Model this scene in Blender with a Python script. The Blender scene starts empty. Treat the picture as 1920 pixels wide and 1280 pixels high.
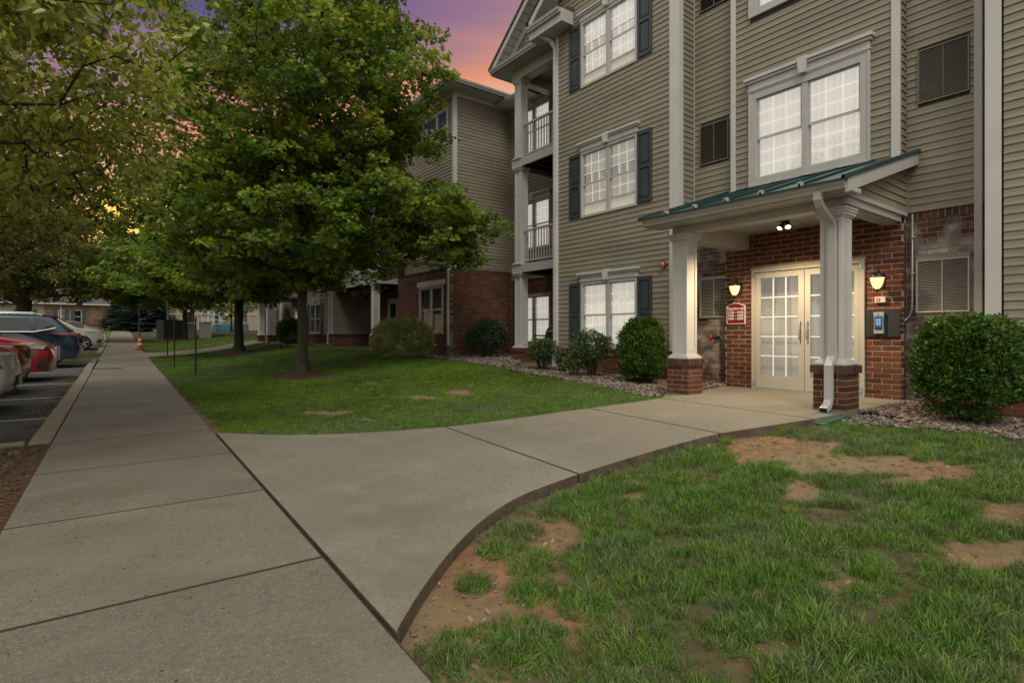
import bpy, bmesh, math, random
from mathutils import Vector, Matrix, Euler, noise
R = math.radians
PI = math.pi
random.seed(7)
scn = bpy.context.scene
COL = scn.collection

# ------------------------------------------------------------------ camera
HEAD = R(37.42)
EYE = 1.28
FPX = 1030.0
cam_d = bpy.data.cameras.new("camera")
cam_d.sensor_width = 36
cam_d.lens = FPX / 1920 * 36
cam_d.shift_y = -14 / 1920
cam_d.clip_start = 0.05
cam_d.clip_end = 2000
cam = bpy.data.objects.new("camera", cam_d)
COL.objects.link(cam)
cam.location = (0, 0, EYE)
cam.rotation_euler = (PI / 2, 0, -HEAD)
scn.camera = cam

# ------------------------------------------------------------------ world
SUN_EL, SUN_AZ = R(52), R(214)
world = bpy.data.worlds.new("World")
scn.world = world
world.use_nodes = True
wn, wl = world.node_tree.nodes, world.node_tree.links
wn.clear()


def node(nt, typ, **kw):
    n = nt.nodes.new(typ)
    for k, v in kw.items():
        setattr(n, k, v)
    return n


def setup_world():
    nt = world.node_tree
    L = nt.links.new
    out = node(nt, 'ShaderNodeOutputWorld')
    tc = node(nt, 'ShaderNodeTexCoord')
    sep = node(nt, 'ShaderNodeSeparateXYZ')
    L(tc.outputs['Generated'], sep.inputs[0])

    def m(op, a, b=None):
        n = node(nt, 'ShaderNodeMath', operation=op)
        for i, v in enumerate((a, b)):
            if v is None:
                continue
            if isinstance(v, (int, float)):
                n.inputs[i].default_value = v
            else:
                L(v, n.inputs[i])
        return n.outputs[0]
    el = m('MULTIPLY', m('ARCSINE', sep.outputs[2]), 57.2958)
    # the afterglow sits higher in the sky towards the right of the view, so tilt the bands
    rx, ry = math.cos(HEAD), -math.sin(HEAD)
    side = m('ADD', m('MULTIPLY', sep.outputs[0], rx), m('MULTIPLY', sep.outputs[1], ry))
    # streaky cloud noise
    mp = node(nt, 'ShaderNodeMapping')
    L(tc.outputs['Generated'], mp.inputs[0])
    mp.inputs['Scale'].default_value = (1.2, 1.2, 9)
    nz = node(nt, 'ShaderNodeTexNoise')
    nz.inputs['Scale'].default_value = 2.2
    nz.inputs['Detail'].default_value = 6
    L(mp.outputs[0], nz.inputs[0])
    wob = m('MULTIPLY', m('SUBTRACT', nz.outputs[0], 0.5), 9)
    e2 = m('ADD', m('ADD', el, wob), m('MULTIPLY', side, -17))
    fac = m('DIVIDE', e2, 60)
    rp = node(nt, 'ShaderNodeValToRGB')
    L(fac, rp.inputs[0])
    cr = rp.color_ramp
    stops = [(0.0, (0.534, 0.267, 0.060)), (0.25, (0.800, 0.500, 0.110)), (0.36, (0.555, 0.348, 0.207)),
             (0.43, (0.547, 0.200, 0.086)), (0.475, (0.314, 0.147, 0.140)), (0.52, (0.220, 0.107, 0.160)),
             (0.59, (0.067, 0.047, 0.147)), (0.66, (0.080, 0.067, 0.160)), (0.80, (0.420, 0.400, 0.360)), (1.0, (0.740, 0.710, 0.610))]
    while len(cr.elements) > 1:
        cr.elements.remove(cr.elements[-1])
    cr.elements[0].position = stops[0][0]
    cr.elements[0].color = (*stops[0][1], 1)
    for p, c in stops[1:]:
        e = cr.elements.new(p)
        e.color = (*c, 1)
    sky = node(nt, 'ShaderNodeTexSky', sky_type='NISHITA')
    sky.sun_disc = False
    sky.sun_elevation = SUN_EL
    sky.sun_rotation = SUN_AZ
    b1 = node(nt, 'ShaderNodeBackground')
    b1.inputs[1].default_value = 0.012
    L(sky.outputs[0], b1.inputs[0])
    b2 = node(nt, 'ShaderNodeBackground')
    b2.inputs[1].default_value = 1.0
    # away from the sunset the same overcast carries on, pale and even
    fx, fy = math.sin(HEAD), math.cos(HEAD)
    ahead = m('ADD', m('MULTIPLY', sep.outputs[0], fx), m('MULTIPLY', sep.outputs[1], fy))
    sp = node(nt, 'ShaderNodeMapRange', interpolation_type='SMOOTHSTEP')
    sp.inputs[1].default_value, sp.inputs[2].default_value = -.35, .45
    L(ahead, sp.inputs[0])
    r2 = node(nt, 'ShaderNodeValToRGB')
    L(m('DIVIDE', m('ADD', el, wob), 60), r2.inputs[0])
    r2.color_ramp.elements[0].color = (.58, .54, .46, 1)
    r2.color_ramp.elements[1].color = (.76, .73, .63, 1)
    mx = node(nt, 'ShaderNodeMix', data_type='RGBA')
    L(sp.outputs[0], mx.inputs[0])
    L(r2.outputs[0], mx.inputs[6])
    L(rp.outputs[0], mx.inputs[7])
    # the low sun showing through at the horizon
    gd = Vector((.0526, 1.219, .2097)).normalized()
    dt = m('ADD', m('ADD', m('MULTIPLY', sep.outputs[0], gd.x), m('MULTIPLY', sep.outputs[1], gd.y)), m('MULTIPLY', sep.outputs[2], gd.z))
    gl = node(nt, 'ShaderNodeMapRange', interpolation_type='SMOOTHSTEP')
    gl.inputs[1].default_value, gl.inputs[2].default_value = math.cos(R(4.5)), math.cos(R(.8))
    L(dt, gl.inputs[0])
    m2 = node(nt, 'ShaderNodeMix', data_type='RGBA')
    L(gl.outputs[0], m2.inputs[0])
    L(mx.outputs[2], m2.inputs[6])
    m2.inputs[7].default_value = (1.0, .56, .06, 1)
    L(m2.outputs[2], b2.inputs[0])
    ad = node(nt, 'ShaderNodeAddShader')
    L(b1.outputs[0], ad.inputs[0])
    L(b2.outputs[0], ad.inputs[1])
    L(ad.outputs[0], out.inputs[0])


setup_world()
sun_d = bpy.data.lights.new("sun", 'SUN')
sun_d.energy = 1.0
sun_d.angle = R(22)
sun_d.color = (1.0, 0.97, 0.82)
sun = bpy.data.objects.new("sun", sun_d)
COL.objects.link(sun)
sdir = Vector((math.sin(SUN_AZ) * math.cos(SUN_EL), math.cos(SUN_AZ) * math.cos(SUN_EL), math.sin(SUN_EL)))
sun.rotation_euler = sdir.to_track_quat('Z', 'Y').to_euler()
scn.view_settings.view_transform = 'Standard'
scn.view_settings.look = 'None'
scn.view_settings.exposure = 0.45
scn.view_settings.gamma = 1
scn.render.engine = 'CYCLES'
scn.cycles.use_denoising = True
scn.cycles.max_bounces = 6
scn.cycles.transparent_max_bounces = 12
scn.cycles.caustics_reflective = False
scn.cycles.caustics_refractive = False
scn.cycles.sample_clamp_indirect = 4

# ------------------------------------------------------------------ place geometry helpers
SN, CS = math.sin(HEAD), math.cos(HEAD)
AL = R(1.84)            # the sidewalk runs 1.84 degrees off the building line


def SL(x, y):
    return x * math.sin(AL) + y * math.cos(AL), x * math.cos(AL) - y * math.sin(AL)


def XY(s, l):
    return s * math.sin(AL) + l * math.cos(AL), s * math.cos(AL) - l * math.sin(AL)


def sm(a, b, t):
    t = max(0.0, min(1.0, (t - a) / (b - a)))
    return t * t * (3 - 2 * t)


def zs(s):
    if s < 20:
        return .0142 * s
    if s < 33:
        return .284 + .0160 * (s - 20)
    if s < 80:
        return .492 + .0287 * (s - 33)
    return 1.841 + .004 * (s - 80)


def g0(x, y):           # level of the paving
    s, l = SL(x, y)
    A = .31 + .12 * sm(5, 13, y)
    return zs(s) + A * sm(1.2, 6.8, x - .03 * y) * (1 - sm(50, 70, s))


def lawn(x, y):
    return g0(x, y) - .045 - .04 * (1 - sm(4.0, 4.6, y)) + .012 * noise.noise(Vector((x * .9, y * .9, 3)))


def asph(x, y):
    return zs(SL(x, y)[0]) - .14


def at(u, v, f=None):
    """ground point that the survey photograph shows at pixel u, v"""
    f = f or g0
    k = (u - 960) / FPX
    d = 1.0
    while d < 150:
        z = EYE - (v - 626) * d / FPX
        x = d * SN + k * d * CS
        y = d * CS - k * d * SN
        if z < f(x, y):
            return Vector((x, y, f(x, y)))
        d += .01
    return Vector((x, y, z))


# ------------------------------------------------------------------ mesh helpers
class MB:
    def __init__(self):
        self.v, self.f, self.m = [], [], []

    def add(self, vs, fs, mi=0):
        n = len(self.v)
        self.v += [tuple(p) for p in vs]
        self.f += [tuple(n + i for i in f) for f in fs]
        self.m += [mi] * len(fs)

    def box(self, a, b, mi=0, skip=()):
        x0, y0, z0 = a
        x1, y1, z1 = b
        vs = [(x0, y0, z0), (x1, y0, z0), (x1, y1, z0), (x0, y1, z0), (x0, y0, z1), (x1, y0, z1), (x1, y1, z1), (x0, y1, z1)]
        fs = [(0, 3, 2, 1), (4, 5, 6, 7), (0, 1, 5, 4), (1, 2, 6, 5), (2, 3, 7, 6), (3, 0, 4, 7)]
        self.add(vs, [f for i, f in enumerate(fs) if i not in skip], mi)

    def fbox(self, F, u0, u1, z0, z1, d0, d1, mi=0):
        """box in a wall frame: u along the wall, z up, d out of the wall"""
        vs = [F(u0, z0, d0), F(u1, z0, d0), F(u1, z0, d1), F(u0, z0, d1), F(u0, z1, d0), F(u1, z1, d0), F(u1, z1, d1), F(u0, z1, d1)]
        self.add(vs, [(0, 3, 2, 1), (4, 5, 6, 7), (0, 1, 5, 4), (1, 2, 6, 5), (2, 3, 7, 6), (3, 0, 4, 7)], mi)

    def fpoly(self, F, pts, d0, d1, mi=0):
        """a polygon given in (u, z) given thickness d0..d1"""
        n = len(pts)
        self.add([F(u, z, d0) for u, z in pts] + [F(u, z, d1) for u, z in pts],
                 [tuple(range(n - 1, -1, -1)), tuple(range(n, 2 * n))] + [(i, (i + 1) % n, n + (i + 1) % n, n + i) for i in range(n)], mi)

    def quad(self, a, b, c, d, mi=0):
        self.add([a, b, c, d], [(0, 1, 2, 3)], mi)

    def tube(self, pts, r, seg=8, mi=0, cap=True):
        pts = [Vector(p) for p in pts]
        rs = r if isinstance(r, (list, tuple)) else [r] * len(pts)
        rings = []
        up = Vector((0, 0, 1))
        for i, p in enumerate(pts):
            t = (pts[min(i + 1, len(pts) - 1)] - pts[max(i - 1, 0)]).normalized()
            a = t.cross(up if abs(t.z) < .95 else Vector((1, 0, 0))).normalized()
            b = a.cross(t)
            rings.append([p + (a * math.cos(2 * PI * k / seg) + b * math.sin(2 * PI * k / seg)) * rs[i] for k in range(seg)])
        vs = [q for rg in rings for q in rg]
        fs = []
        for i in range(len(pts) - 1):
            for k in range(seg):
                fs.append((i * seg + k, i * seg + (k + 1) % seg, (i + 1) * seg + (k + 1) % seg, (i + 1) * seg + k))
        if cap:
            fs.append(tuple(range(seg - 1, -1, -1)))
            fs.append(tuple((len(pts) - 1) * seg + k for k in range(seg)))
        self.add(vs, fs, mi)

    def lathe(self, c, prof, seg=16, mi=0):
        cx, cy, cz = c
        vs = [(cx + r * math.cos(2 * PI * k / seg), cy + r * math.sin(2 * PI * k / seg), cz + z) for r, z in prof for k in range(seg)]
        fs = []
        for i in range(len(prof) - 1):
            for k in range(seg):
                fs.append((i * seg + k, i * seg + (k + 1) % seg, (i + 1) * seg + (k + 1) % seg, (i + 1) * seg + k))
        fs.append(tuple(range(seg - 1, -1, -1)))
        fs.append(tuple((len(prof) - 1) * seg + k for k in range(seg)))
        self.add(vs, fs, mi)

    def mesh(self, name, mats, smooth=False):
        me = bpy.data.meshes.new(name)
        me.from_pydata(self.v, [], self.f)
        if not isinstance(mats, (list, tuple)):
            mats = [mats]
        for m in mats:
            me.materials.append(m)
        if len(mats) > 1:
            me.polygons.foreach_set('material_index', self.m)
        bm = bmesh.new()
        bm.from_mesh(me)
        bmesh.ops.recalc_face_normals(bm, faces=bm.faces)
        bm.to_mesh(me)
        bm.free()
        if smooth:
            me.polygons.foreach_set('use_smooth', [True] * len(me.polygons))
        me.update()
        return me

    def build(self, name, mats, parent=None, smooth=False, bevel=0, kind=None, label=None):
        o = bpy.data.objects.new(name, self.mesh(name, mats, smooth))
        COL.objects.link(o)
        if parent is not None:
            o.parent = parent
        if bevel:
            b = o.modifiers.new('bevel', 'BEVEL')
            b.width = bevel
            b.segments = 2
            b.limit_method = 'ANGLE'
        if kind:
            o['kind'] = kind
        if label:
            o['label'] = label
        return o


def tag(o, label, cat, group=None):
    o['label'] = label
    o['category'] = cat
    if group:
        o['group'] = group
    return o


def empty(name, loc=(0, 0, 0), rz=0, label=None, cat=None, group=None):
    o = bpy.data.objects.new(name, None)
    COL.objects.link(o)
    o.location = loc
    o.rotation_euler = (0, 0, rz)
    o.empty_display_size = .2
    if label:
        tag(o, label, cat, group)
    return o


def wallF(ox, oy, ux, uy, nx, ny, dz=0):
    """wall frame: origin, direction along the wall, outward normal"""
    return lambda u, z, d=0: (ox + ux * u + nx * d, oy + uy * u + ny * d, z + dz)


# ------------------------------------------------------------------ materials
def mat(name, col, rough=.7, col2=None, nscale=5, detail=4, bump=0, bscale=80, island=0, obj=0, metal=0, spec=.5,
        emit=None, estr=0, big=None, bigscale=.4, trans=0, sheet=None, stretch=None, coat=0, bigrange=(.4, .65)):
    m = bpy.data.materials.new(name)
    m.use_nodes = True
    nt = m.node_tree
    b = nt.nodes['Principled BSDF']
    L = nt.links.new
    b.inputs['Roughness'].default_value = rough
    b.inputs['Metallic'].default_value = metal
    b.inputs['Specular IOR Level'].default_value = spec
    if coat:
        b.inputs['Coat Weight'].default_value = coat
        b.inputs['Coat Roughness'].default_value = .06
    geo = node(nt, 'ShaderNodeNewGeometry')
    pos = geo.outputs['Position']
    if stretch:
        mp = node(nt, 'ShaderNodeMapping')
        mp.inputs['Scale'].default_value = stretch
        L(pos, mp.inputs[0])
        pos = mp.outputs[0]

    def mix(a, bb, f, typ='MIX'):
        n = node(nt, 'ShaderNodeMix', data_type='RGBA', blend_type=typ)
        for i, v in ((6, a), (7, bb)):
            if isinstance(v, tuple):
                n.inputs[i].default_value = (*v, 1)
            else:
                L(v, n.inputs[i])
        if isinstance(f, (int, float)):
            n.inputs[0].default_value = f
        else:
            L(f, n.inputs[0])
        return n.outputs[2]

    def noi(sc, det=4, rng=(.3, .7)):
        n = node(nt, 'ShaderNodeTexNoise')
        n.inputs['Scale'].default_value = sc
        n.inputs['Detail'].default_value = det
        L(pos, n.inputs[0])
        r = node(nt, 'ShaderNodeMapRange')
        r.inputs[1].default_value, r.inputs[2].default_value = rng
        L(n.outputs[0], r.inputs[0])
        return r.outputs[0]
    c = col
    if col2:
        c = mix(col, col2, noi(nscale, detail))
    if big:
        c = mix(c, big, noi(bigscale, 5, bigrange))
    if island or obj:
        oi = node(nt, 'ShaderNodeObjectInfo')
        ad = node(nt, 'ShaderNodeMath', operation='ADD')
        L(oi.outputs['Random'], ad.inputs[0])
        if island:
            L(geo.outputs['Random Per Island'], ad.inputs[1])
        fr = node(nt, 'ShaderNodeMath', operation='FRACT')
        L(ad.outputs[0], fr.inputs[0])
        hsv = node(nt, 'ShaderNodeHueSaturation')
        amt = island or obj
        mr = node(nt, 'ShaderNodeMapRange')
        mr.inputs[3].default_value, mr.inputs[4].default_value = 1 - amt, 1 + amt
        L(fr.outputs[0], mr.inputs[0])
        L(mr.outputs[0], hsv.inputs['Value'])
        m2 = node(nt, 'ShaderNodeMapRange')
        m2.inputs[3].default_value, m2.inputs[4].default_value = .5 - amt * .045, .5 + amt * .045
        f2 = node(nt, 'ShaderNodeMath', operation='FRACT')
        mu = node(nt, 'ShaderNodeMath', operation='MULTIPLY')
        mu.inputs[1].default_value = 7.31
        L(fr.outputs[0], mu.inputs[0])
        L(mu.outputs[0], f2.inputs[0])
        L(f2.outputs[0], m2.inputs[0])
        L(m2.outputs[0], hsv.inputs['Hue'])
        if isinstance(c, tuple):
            hsv.inputs['Color'].default_value = (*c, 1)
        else:
            L(c, hsv.inputs['Color'])
        c = hsv.outputs[0]
    if isinstance(c, tuple):
        b.inputs['Base Color'].default_value = (*c, 1)
    else:
        L(c, b.inputs['Base Color'])
    if emit:
        b.inputs['Emission Color'].default_value = (*emit, 1)
        b.inputs['Emission Strength'].default_value = estr
    if bump:
        bn = node(nt, 'ShaderNodeBump')
        bn.inputs['Strength'].default_value = bump
        bn.inputs['Distance'].default_value = .01
        L(noi(bscale, 6, (0, 1)), bn.inputs['Height'])
        L(bn.outputs[0], b.inputs['Normal'])
    if trans:
        tr = node(nt, 'ShaderNodeBsdfTranslucent')
        if isinstance(c, tuple):
            tr.inputs[0].default_value = (*c, 1)
        else:
            L(mix(c, (.9, 1.0, .35), .25, 'MULTIPLY'), tr.inputs[0])
        ms = node(nt, 'ShaderNodeMixShader')
        ms.inputs[0].default_value = trans
        L(b.outputs[0], ms.inputs[1])
        L(tr.outputs[0], ms.inputs[2])
        L(ms.outputs[0], nt.nodes['Material Output'].inputs[0])
    return m


def concrete_mat(name, base, fine, stain, obj=0.0, rust=.35):
    m = mat(name, base, .88, fine, 34, 8, obj=obj, bump=.5, bscale=150)
    nt = m.node_tree
    L = nt.links.new
    b = nt.nodes['Principled BSDF']
    src = b.inputs['Base Color'].links[0].from_socket
    geo = node(nt, 'ShaderNodeNewGeometry')

    def layer(src, col, sc, det, lo, hi, amt, dist=0, mode='MIX'):
        n = node(nt, 'ShaderNodeTexNoise')
        n.inputs['Scale'].default_value = sc
        n.inputs['Detail'].default_value = det
        n.inputs['Distortion'].default_value = dist
        L(geo.outputs['Position'], n.inputs[0])
        mr = node(nt, 'ShaderNodeMapRange')
        mr.inputs[1].default_value, mr.inputs[2].default_value = lo, hi
        mr.inputs[4].default_value = amt
        L(n.outputs[0], mr.inputs[0])
        mx = node(nt, 'ShaderNodeMix', data_type='RGBA', blend_type=mode)
        L(mr.outputs[0], mx.inputs[0])
        L(src, mx.inputs[6])
        mx.inputs[7].default_value = (*col, 1)
        return mx.outputs[2]
    k = [c * 1.55 for c in base]
    d = [c * .42 for c in base]
    s = layer(src, k, 105, 2, .58, .68, .8)          # pale aggregate
    s = layer(s, d, 88, 2, .60, .70, .75)            # dark grains
    s = layer(s, stain, .9, 8, .46, .72, .75)        # broad soiling
    s = layer(s, [c * 1.25 for c in base], 1.7, 7, .52, .75, .6)
    s = layer(s, (.16, .075, .045), 2.3, 9, .60, .70, rust, 1.5)   # rusty clay smears
    s = layer(s, d, 5.5, 9, .66, .76, .5, .8)
    L(s, b.inputs['Base Color'])
    return m


def glass_mat(name, tint=(.9, .9, .9), refl=.35, graze=.75):
    m = bpy.data.materials.new(name)
    m.use_nodes = True
    nt = m.node_tree
    nt.nodes.clear()
    L = nt.links.new
    o = node(nt, 'ShaderNodeOutputMaterial')
    t = node(nt, 'ShaderNodeBsdfTransparent')
    t.inputs[0].default_value = (*tint, 1)
    g = node(nt, 'ShaderNodeBsdfGlossy')
    g.inputs['Roughness'].default_value = .015
    geo = node(nt, 'ShaderNodeNewGeometry')
    nz = node(nt, 'ShaderNodeTexNoise')
    nz.inputs['Scale'].default_value = 1.6
    L(geo.outputs['Position'], nz.inputs[0])
    bp = node(nt, 'ShaderNodeBump')
    bp.inputs['Strength'].default_value = .04
    bp.inputs['Distance'].default_value = .05
    L(nz.outputs[0], bp.inputs['Height'])
    L(bp.outputs[0], g.inputs['Normal'])
    lw = node(nt, 'ShaderNodeLayerWeight')
    pw = node(nt, 'ShaderNodeMath', operation='POWER')
    pw.inputs[1].default_value = 3.5
    L(lw.outputs['Facing'], pw.inputs[0])
    fr = node(nt, 'ShaderNodeMath', operation='MULTIPLY')
    fr.inputs[1].default_value = graze
    L(pw.outputs[0], fr.inputs[0])
    ad = node(nt, 'ShaderNodeMath', operation='ADD')
    ad.use_clamp = True
    ad.inputs[1].default_value = refl
    L(fr.outputs[0], ad.inputs[0])
    mx = node(nt, 'ShaderNodeMixShader')
    L(ad.outputs[0], mx.inputs[0])
    L(t.outputs[0], mx.inputs[1])
    L(g.outputs[0], mx.inputs[2])
    L(mx.outputs[0], o.inputs[0])
    return m


M = {}
M['siding'] = mat('siding', (0.2648, 0.2339, 0.1809), .55, (0.2339, 0.2048, 0.1571), 3, island=.06, obj=.06, bump=.05, bscale=30, stretch=(1, 1, 4), big=(.19, .172, .138), bigscale=.55, bigrange=(.5, .8))
M['siding_dark'] = mat('siding_backing', (0.06, 0.051, 0.036), .8)
M['trim'] = mat('white_trim', (0.574, 0.5628, 0.5544), .5, (0.4984, 0.4886, 0.4816), 2)
M['trim_clean'] = mat('white_vinyl', (0.467, 0.458, 0.451), .4, (0.418, 0.410, 0.404), 3)
M['capital'] = mat('white_column_paint', (0.569, 0.558, 0.550), .45, (0.500, 0.490, 0.483), 1.5)
M['shutter'] = mat('slate_blue_paint', (0.0276, 0.03864, 0.05152), .45, (0.04416, 0.0552, 0.06808), 4)
M['brick'] = mat('red_brick', (0.1214, 0.03643, 0.01943), .85, (0.08197, 0.02429, 0.01458), 14, island=.42, obj=.42, bump=.3, bscale=120)
M['brick_cap'] = mat('dark_brick', (0.081, 0.0372, 0.027), .85, (0.054, 0.027, 0.021), 14, island=.35, obj=.35, bump=.3, bscale=120)
M['mortar'] = mat('mortar', (0.372, 0.279, 0.1767), .95, (0.279, 0.2139, 0.1395), 30, bump=.2)
M['mortar_grey'] = mat('grey_mortar', (0.3705, 0.2992, 0.228), .95, (0.285, 0.228, 0.171), 30, bump=.2)
M['brick_lime'] = mat('lime_stained_brick', (0.102, 0.051, 0.039), .9, (0.078, 0.033, 0.024), 10, island=.3, bump=.3, bscale=120,
                      big=(.36, .33, .32), bigscale=2.6, bigrange=(.46, .64))
M['concrete'] = concrete_mat('concrete', (.222, .197, .158), (.165, .150, .122), (.150, .130, .102), rust=.15)
M['concrete_walk'] = concrete_mat('walk_concrete', (.186, .165, .131), (.132, .120, .096), (.115, .096, .072), obj=.09)
M['concrete_edge'] = mat('soil_stained_edge', (.135, .100, .070), .95, (.075, .050, .032), 9, 8, bump=.8, bscale=60)
M['kerb'] = mat('kerb_concrete', (0.231, 0.203, 0.1575), .85, (0.168, 0.14, 0.105), 8, 8, bump=.4, bscale=90)
M['joint'] = mat('joint_dirt', (.035, .026, .018), .95)
M['asphalt'] = mat('asphalt', (0.0322, 0.0329, 0.035), .85, (0.0595, 0.0595, 0.0595), 160, 2, bump=.5, bscale=140, big=(0.042, 0.0385, 0.035), bigscale=.5)
M['line'] = mat('road_paint', (0.434, 0.434, 0.406), .7, (0.28, 0.28, 0.266), 20)
M['roof_teal'] = mat('teal_metal_roof', (.010, .048, .050), .35, (.018, .062, .062), 2, metal=.2)
M['shingle'] = mat('roof_shingle', (.09, .085, .08), .9, (.055, .05, .05), 9, bump=.4, bscale=40)
M['black'] = mat('black_metal', (.012, .012, .012), .4)
M['blackmatte'] = mat('black_plate', (.014, .015, .017), .6)
M['galv'] = mat('galvanised_metal', (.38, .40, .41), .45, metal=.4)
M['louver'] = mat('louver_aluminium', (0.4894, 0.4649, 0.4077), .5, metal=.2)
M['louver_dark'] = mat('vent_interior', (.020, .019, .018), .8)
M['louver_tan'] = mat('louver_tan', (.15, .135, .11), .5)
M['door_paint'] = mat('door_aluminium', (0.4464, 0.432, 0.3888), .4, (0.4176, 0.4032, 0.36), 2)
M['glass'] = glass_mat('window_glass', refl=.16)
M['glass_dark'] = glass_mat('dim_window_glass', (.5, .5, .5), refl=.05, graze=.3)
M['blind_lit'] = mat('lit_blind', (.46, .43, .37), .8, (.42, .39, .33), 1.5, emit=(1.0, .96, .86), estr=.38)
M['blind_lit_dim'] = mat('lit_screened_blind', (0.385, 0.35, 0.28), .8, (0.336, 0.308, 0.245), 5, emit=(1.0, .92, .74), estr=.20)
M['blind_mid'] = mat('screened_blind', (.36, .33, .27), .8, (.33, .30, .245), 2, emit=(1.0, .95, .82), estr=.24)
M['grid'] = mat('glowing_window_grid', (.62, .60, .56), .5, emit=(1.0, .97, .90), estr=.50)  # bars given a glow of their own so they read as brightly lit
M['curtain'] = mat('curtain', (.42, .43, .38), .8, (.28, .29, .25), 4)
M['room_dark'] = mat('dark_room', (.03, .03, .032), .8)
M['lobby'] = mat('lobby_screen', (0.385, 0.364, 0.308), .8, (0.28, 0.28, 0.231), 2.5, emit=(1, .95, .82), estr=.16)
M['sign_red'] = mat('maroon_sign', (0.176, 0.0048, 0.02), .5)
M['sign_white'] = mat('sign_white', (0.6, 0.56, 0.528), .5)
M['red'] = mat('alarm_red', (.38, .05, .03), .4)
M['lampglass'] = mat('frosted_lamp_glass', (.8, .6, .35), .3, emit=(1.0, .62, .28), estr=1.05)
M['bulb'] = mat('glowing_bulb', (1, .9, .7), .3, emit=(1.0, .80, .48), estr=7)
M['soil'] = mat('bare_soil', (0.2784, 0.1488, 0.072), .95, (0.1632, 0.0864, 0.0432), 9, 8, bump=.8, bscale=60, big=(0.2304, 0.1584, 0.0816), bigscale=1.4)
M['mulch'] = mat('mulch', (.045, .024, .014), .95, (.09, .045, .022), 25, 8, bump=1.0, bscale=40)
M['stone'] = mat('bed_stone', (.21, .165, .135), .85, (.10, .078, .068), 14, obj=.8, bump=.4, bscale=50)
M['pebble'] = mat('pebble', (.27, .20, .14), .85, (.2, .14, .09), 14, obj=.4)
M['bark'] = mat('maple_bark', (0.0432, 0.03384, 0.02304), .95, (0.0828, 0.0756, 0.0468), 7, 8, bump=1.0, bscale=22, big=(0.054, 0.0576, 0.0216), bigscale=2, stretch=(3, 3, .8))
M['bark_dark'] = mat('dark_bark', (.035, .027, .020), .95, (.06, .048, .035), 9, bump=.8, bscale=25)
M['maple'] = mat('maple_leaf', (0.252, 0.336, 0.04704), .42, (0.1344, 0.2184, 0.03136), .8, obj=.6, trans=.5, spec=.6, big=(0.3248, 0.3584, 0.0504), bigscale=1.1, bigrange=(.5, .7))
M['pear'] = mat('pear_leaf', (0.4026, 0.427, 0.07076), .32, (0.244, 0.2867, 0.0488), .9, obj=.62, trans=.38, spec=.7)
M['pear_dark'] = mat('far_pear_leaf', (.230, .250, .065), .5, (.130, .155, .042), .7, obj=.4, trans=.45, spec=.3)
M['box_leaf'] = mat('boxwood_leaf', (0.081, 0.1688, 0.0243), .4, (0.0405, 0.1013, 0.0162), 2.2, obj=.5, trans=.25, spec=.4)
M['box_tip'] = mat('boxwood_new_growth', (.15, .23, .035), .4, (.11, .18, .03), 3, obj=.4, trans=.3, spec=.4)
M['box_leaf2'] = mat('pale_shrub_leaf', (0.4075, 0.4565, 0.163), .5, (0.2445, 0.3096, 0.09781), 3, obj=.5, trans=.25)
M['rose_leaf'] = mat('rose_leaf', (0.104, 0.156, 0.039), .5, (0.0585, 0.0975, 0.026), 3, obj=.5, trans=.3)
M['dark_leaf'] = mat('dark_shrub_leaf', (0.0585, 0.1073, 0.04875), .5, (0.0351, 0.06825, 0.02925), 3, obj=.5, trans=.2)
M['spruce'] = mat('spruce_needle', (.17, .22, .18), .6, (.09, .13, .10), 2, obj=.4)
M['grass'] = mat('grass_blade', (.100, .230, .026), .5, (.185, .275, .050), 1.6, obj=.45, trans=.3, spec=.25, big=(.150, .195, .095), bigscale=1.5, bigrange=(.5, .7))
M['grass_pale'] = mat('pale_grass_blade', (.15, .20, .075), .5, (.20, .22, .11), 3, obj=.35, trans=.3, spec=.4)
M['grass_far'] = mat('far_grass', (.105, .225, .020), .7, (.195, .300, .032), 1.2, obj=.35, trans=.25, spec=.2, big=(.095, .13, .022), bigscale=.5)
M['timber'] = mat('deck_timber', (.045, .026, .017), .8)
M['wood'] = mat('orange_wood', (.26, .11, .035), .6)
M['card'] = mat('cardboard', (.20, .11, .055), .85)
M['green_box'] = mat('green_enamel', (0.0315, 0.0432, 0.0252), .6)
M['grey_box'] = mat('grey_enamel', (.20, .21, .20), .6)
M['cone'] = mat('orange_plastic', (.60, .055, .008), .45)
M['white_band'] = mat('white_band', (.6, .58, .52), .5)
M['splash'] = mat('green_plastic', (.035, .13, .10), .5)
M['tyre'] = mat('tyre_rubber', (.012, .012, .012), .8)
M['rim'] = mat('alloy_rim', (.45, .45, .45), .35, metal=.7)
M['chrome'] = mat('chrome', (.6, .6, .6), .15, metal=1)
M['car_glass'] = mat('car_glass', (.012, .014, .016), .06, spec=.8)
M['lens'] = mat('clear_lens', (0.35, 0.37, 0.36), .15, spec=.8)
M['tail'] = mat('red_lens', (0.228, 0.0072, 0.0072), .15, spec=.8)
M['amber'] = mat('amber_lens', (.5, .15, .02), .2)
M['blue_screen'] = mat('blue_screen', (.01, .05, .2), .3, emit=(.03, .13, .42), estr=.35)
M['screen_tile'] = mat('screen_tile', (.3, .5, .7), .3, emit=(.3, .55, .8), estr=.22)
M['edging'] = mat('bed_edging', (.03, .035, .04), .6)
M['leaf_litter'] = mat('leaf_litter', (.09, .040, .018), .9, (.16, .075, .03), 12, obj=.5)

# ------------------------------------------------------------------ scattering (geometry nodes, used for stuff only)
def cr_proto(name, mb, mats, smooth=False):
    me = mb.mesh(name, mats, smooth)
    return bpy.data.objects.new(name, me)      # never linked to the scene: only instanced


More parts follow.
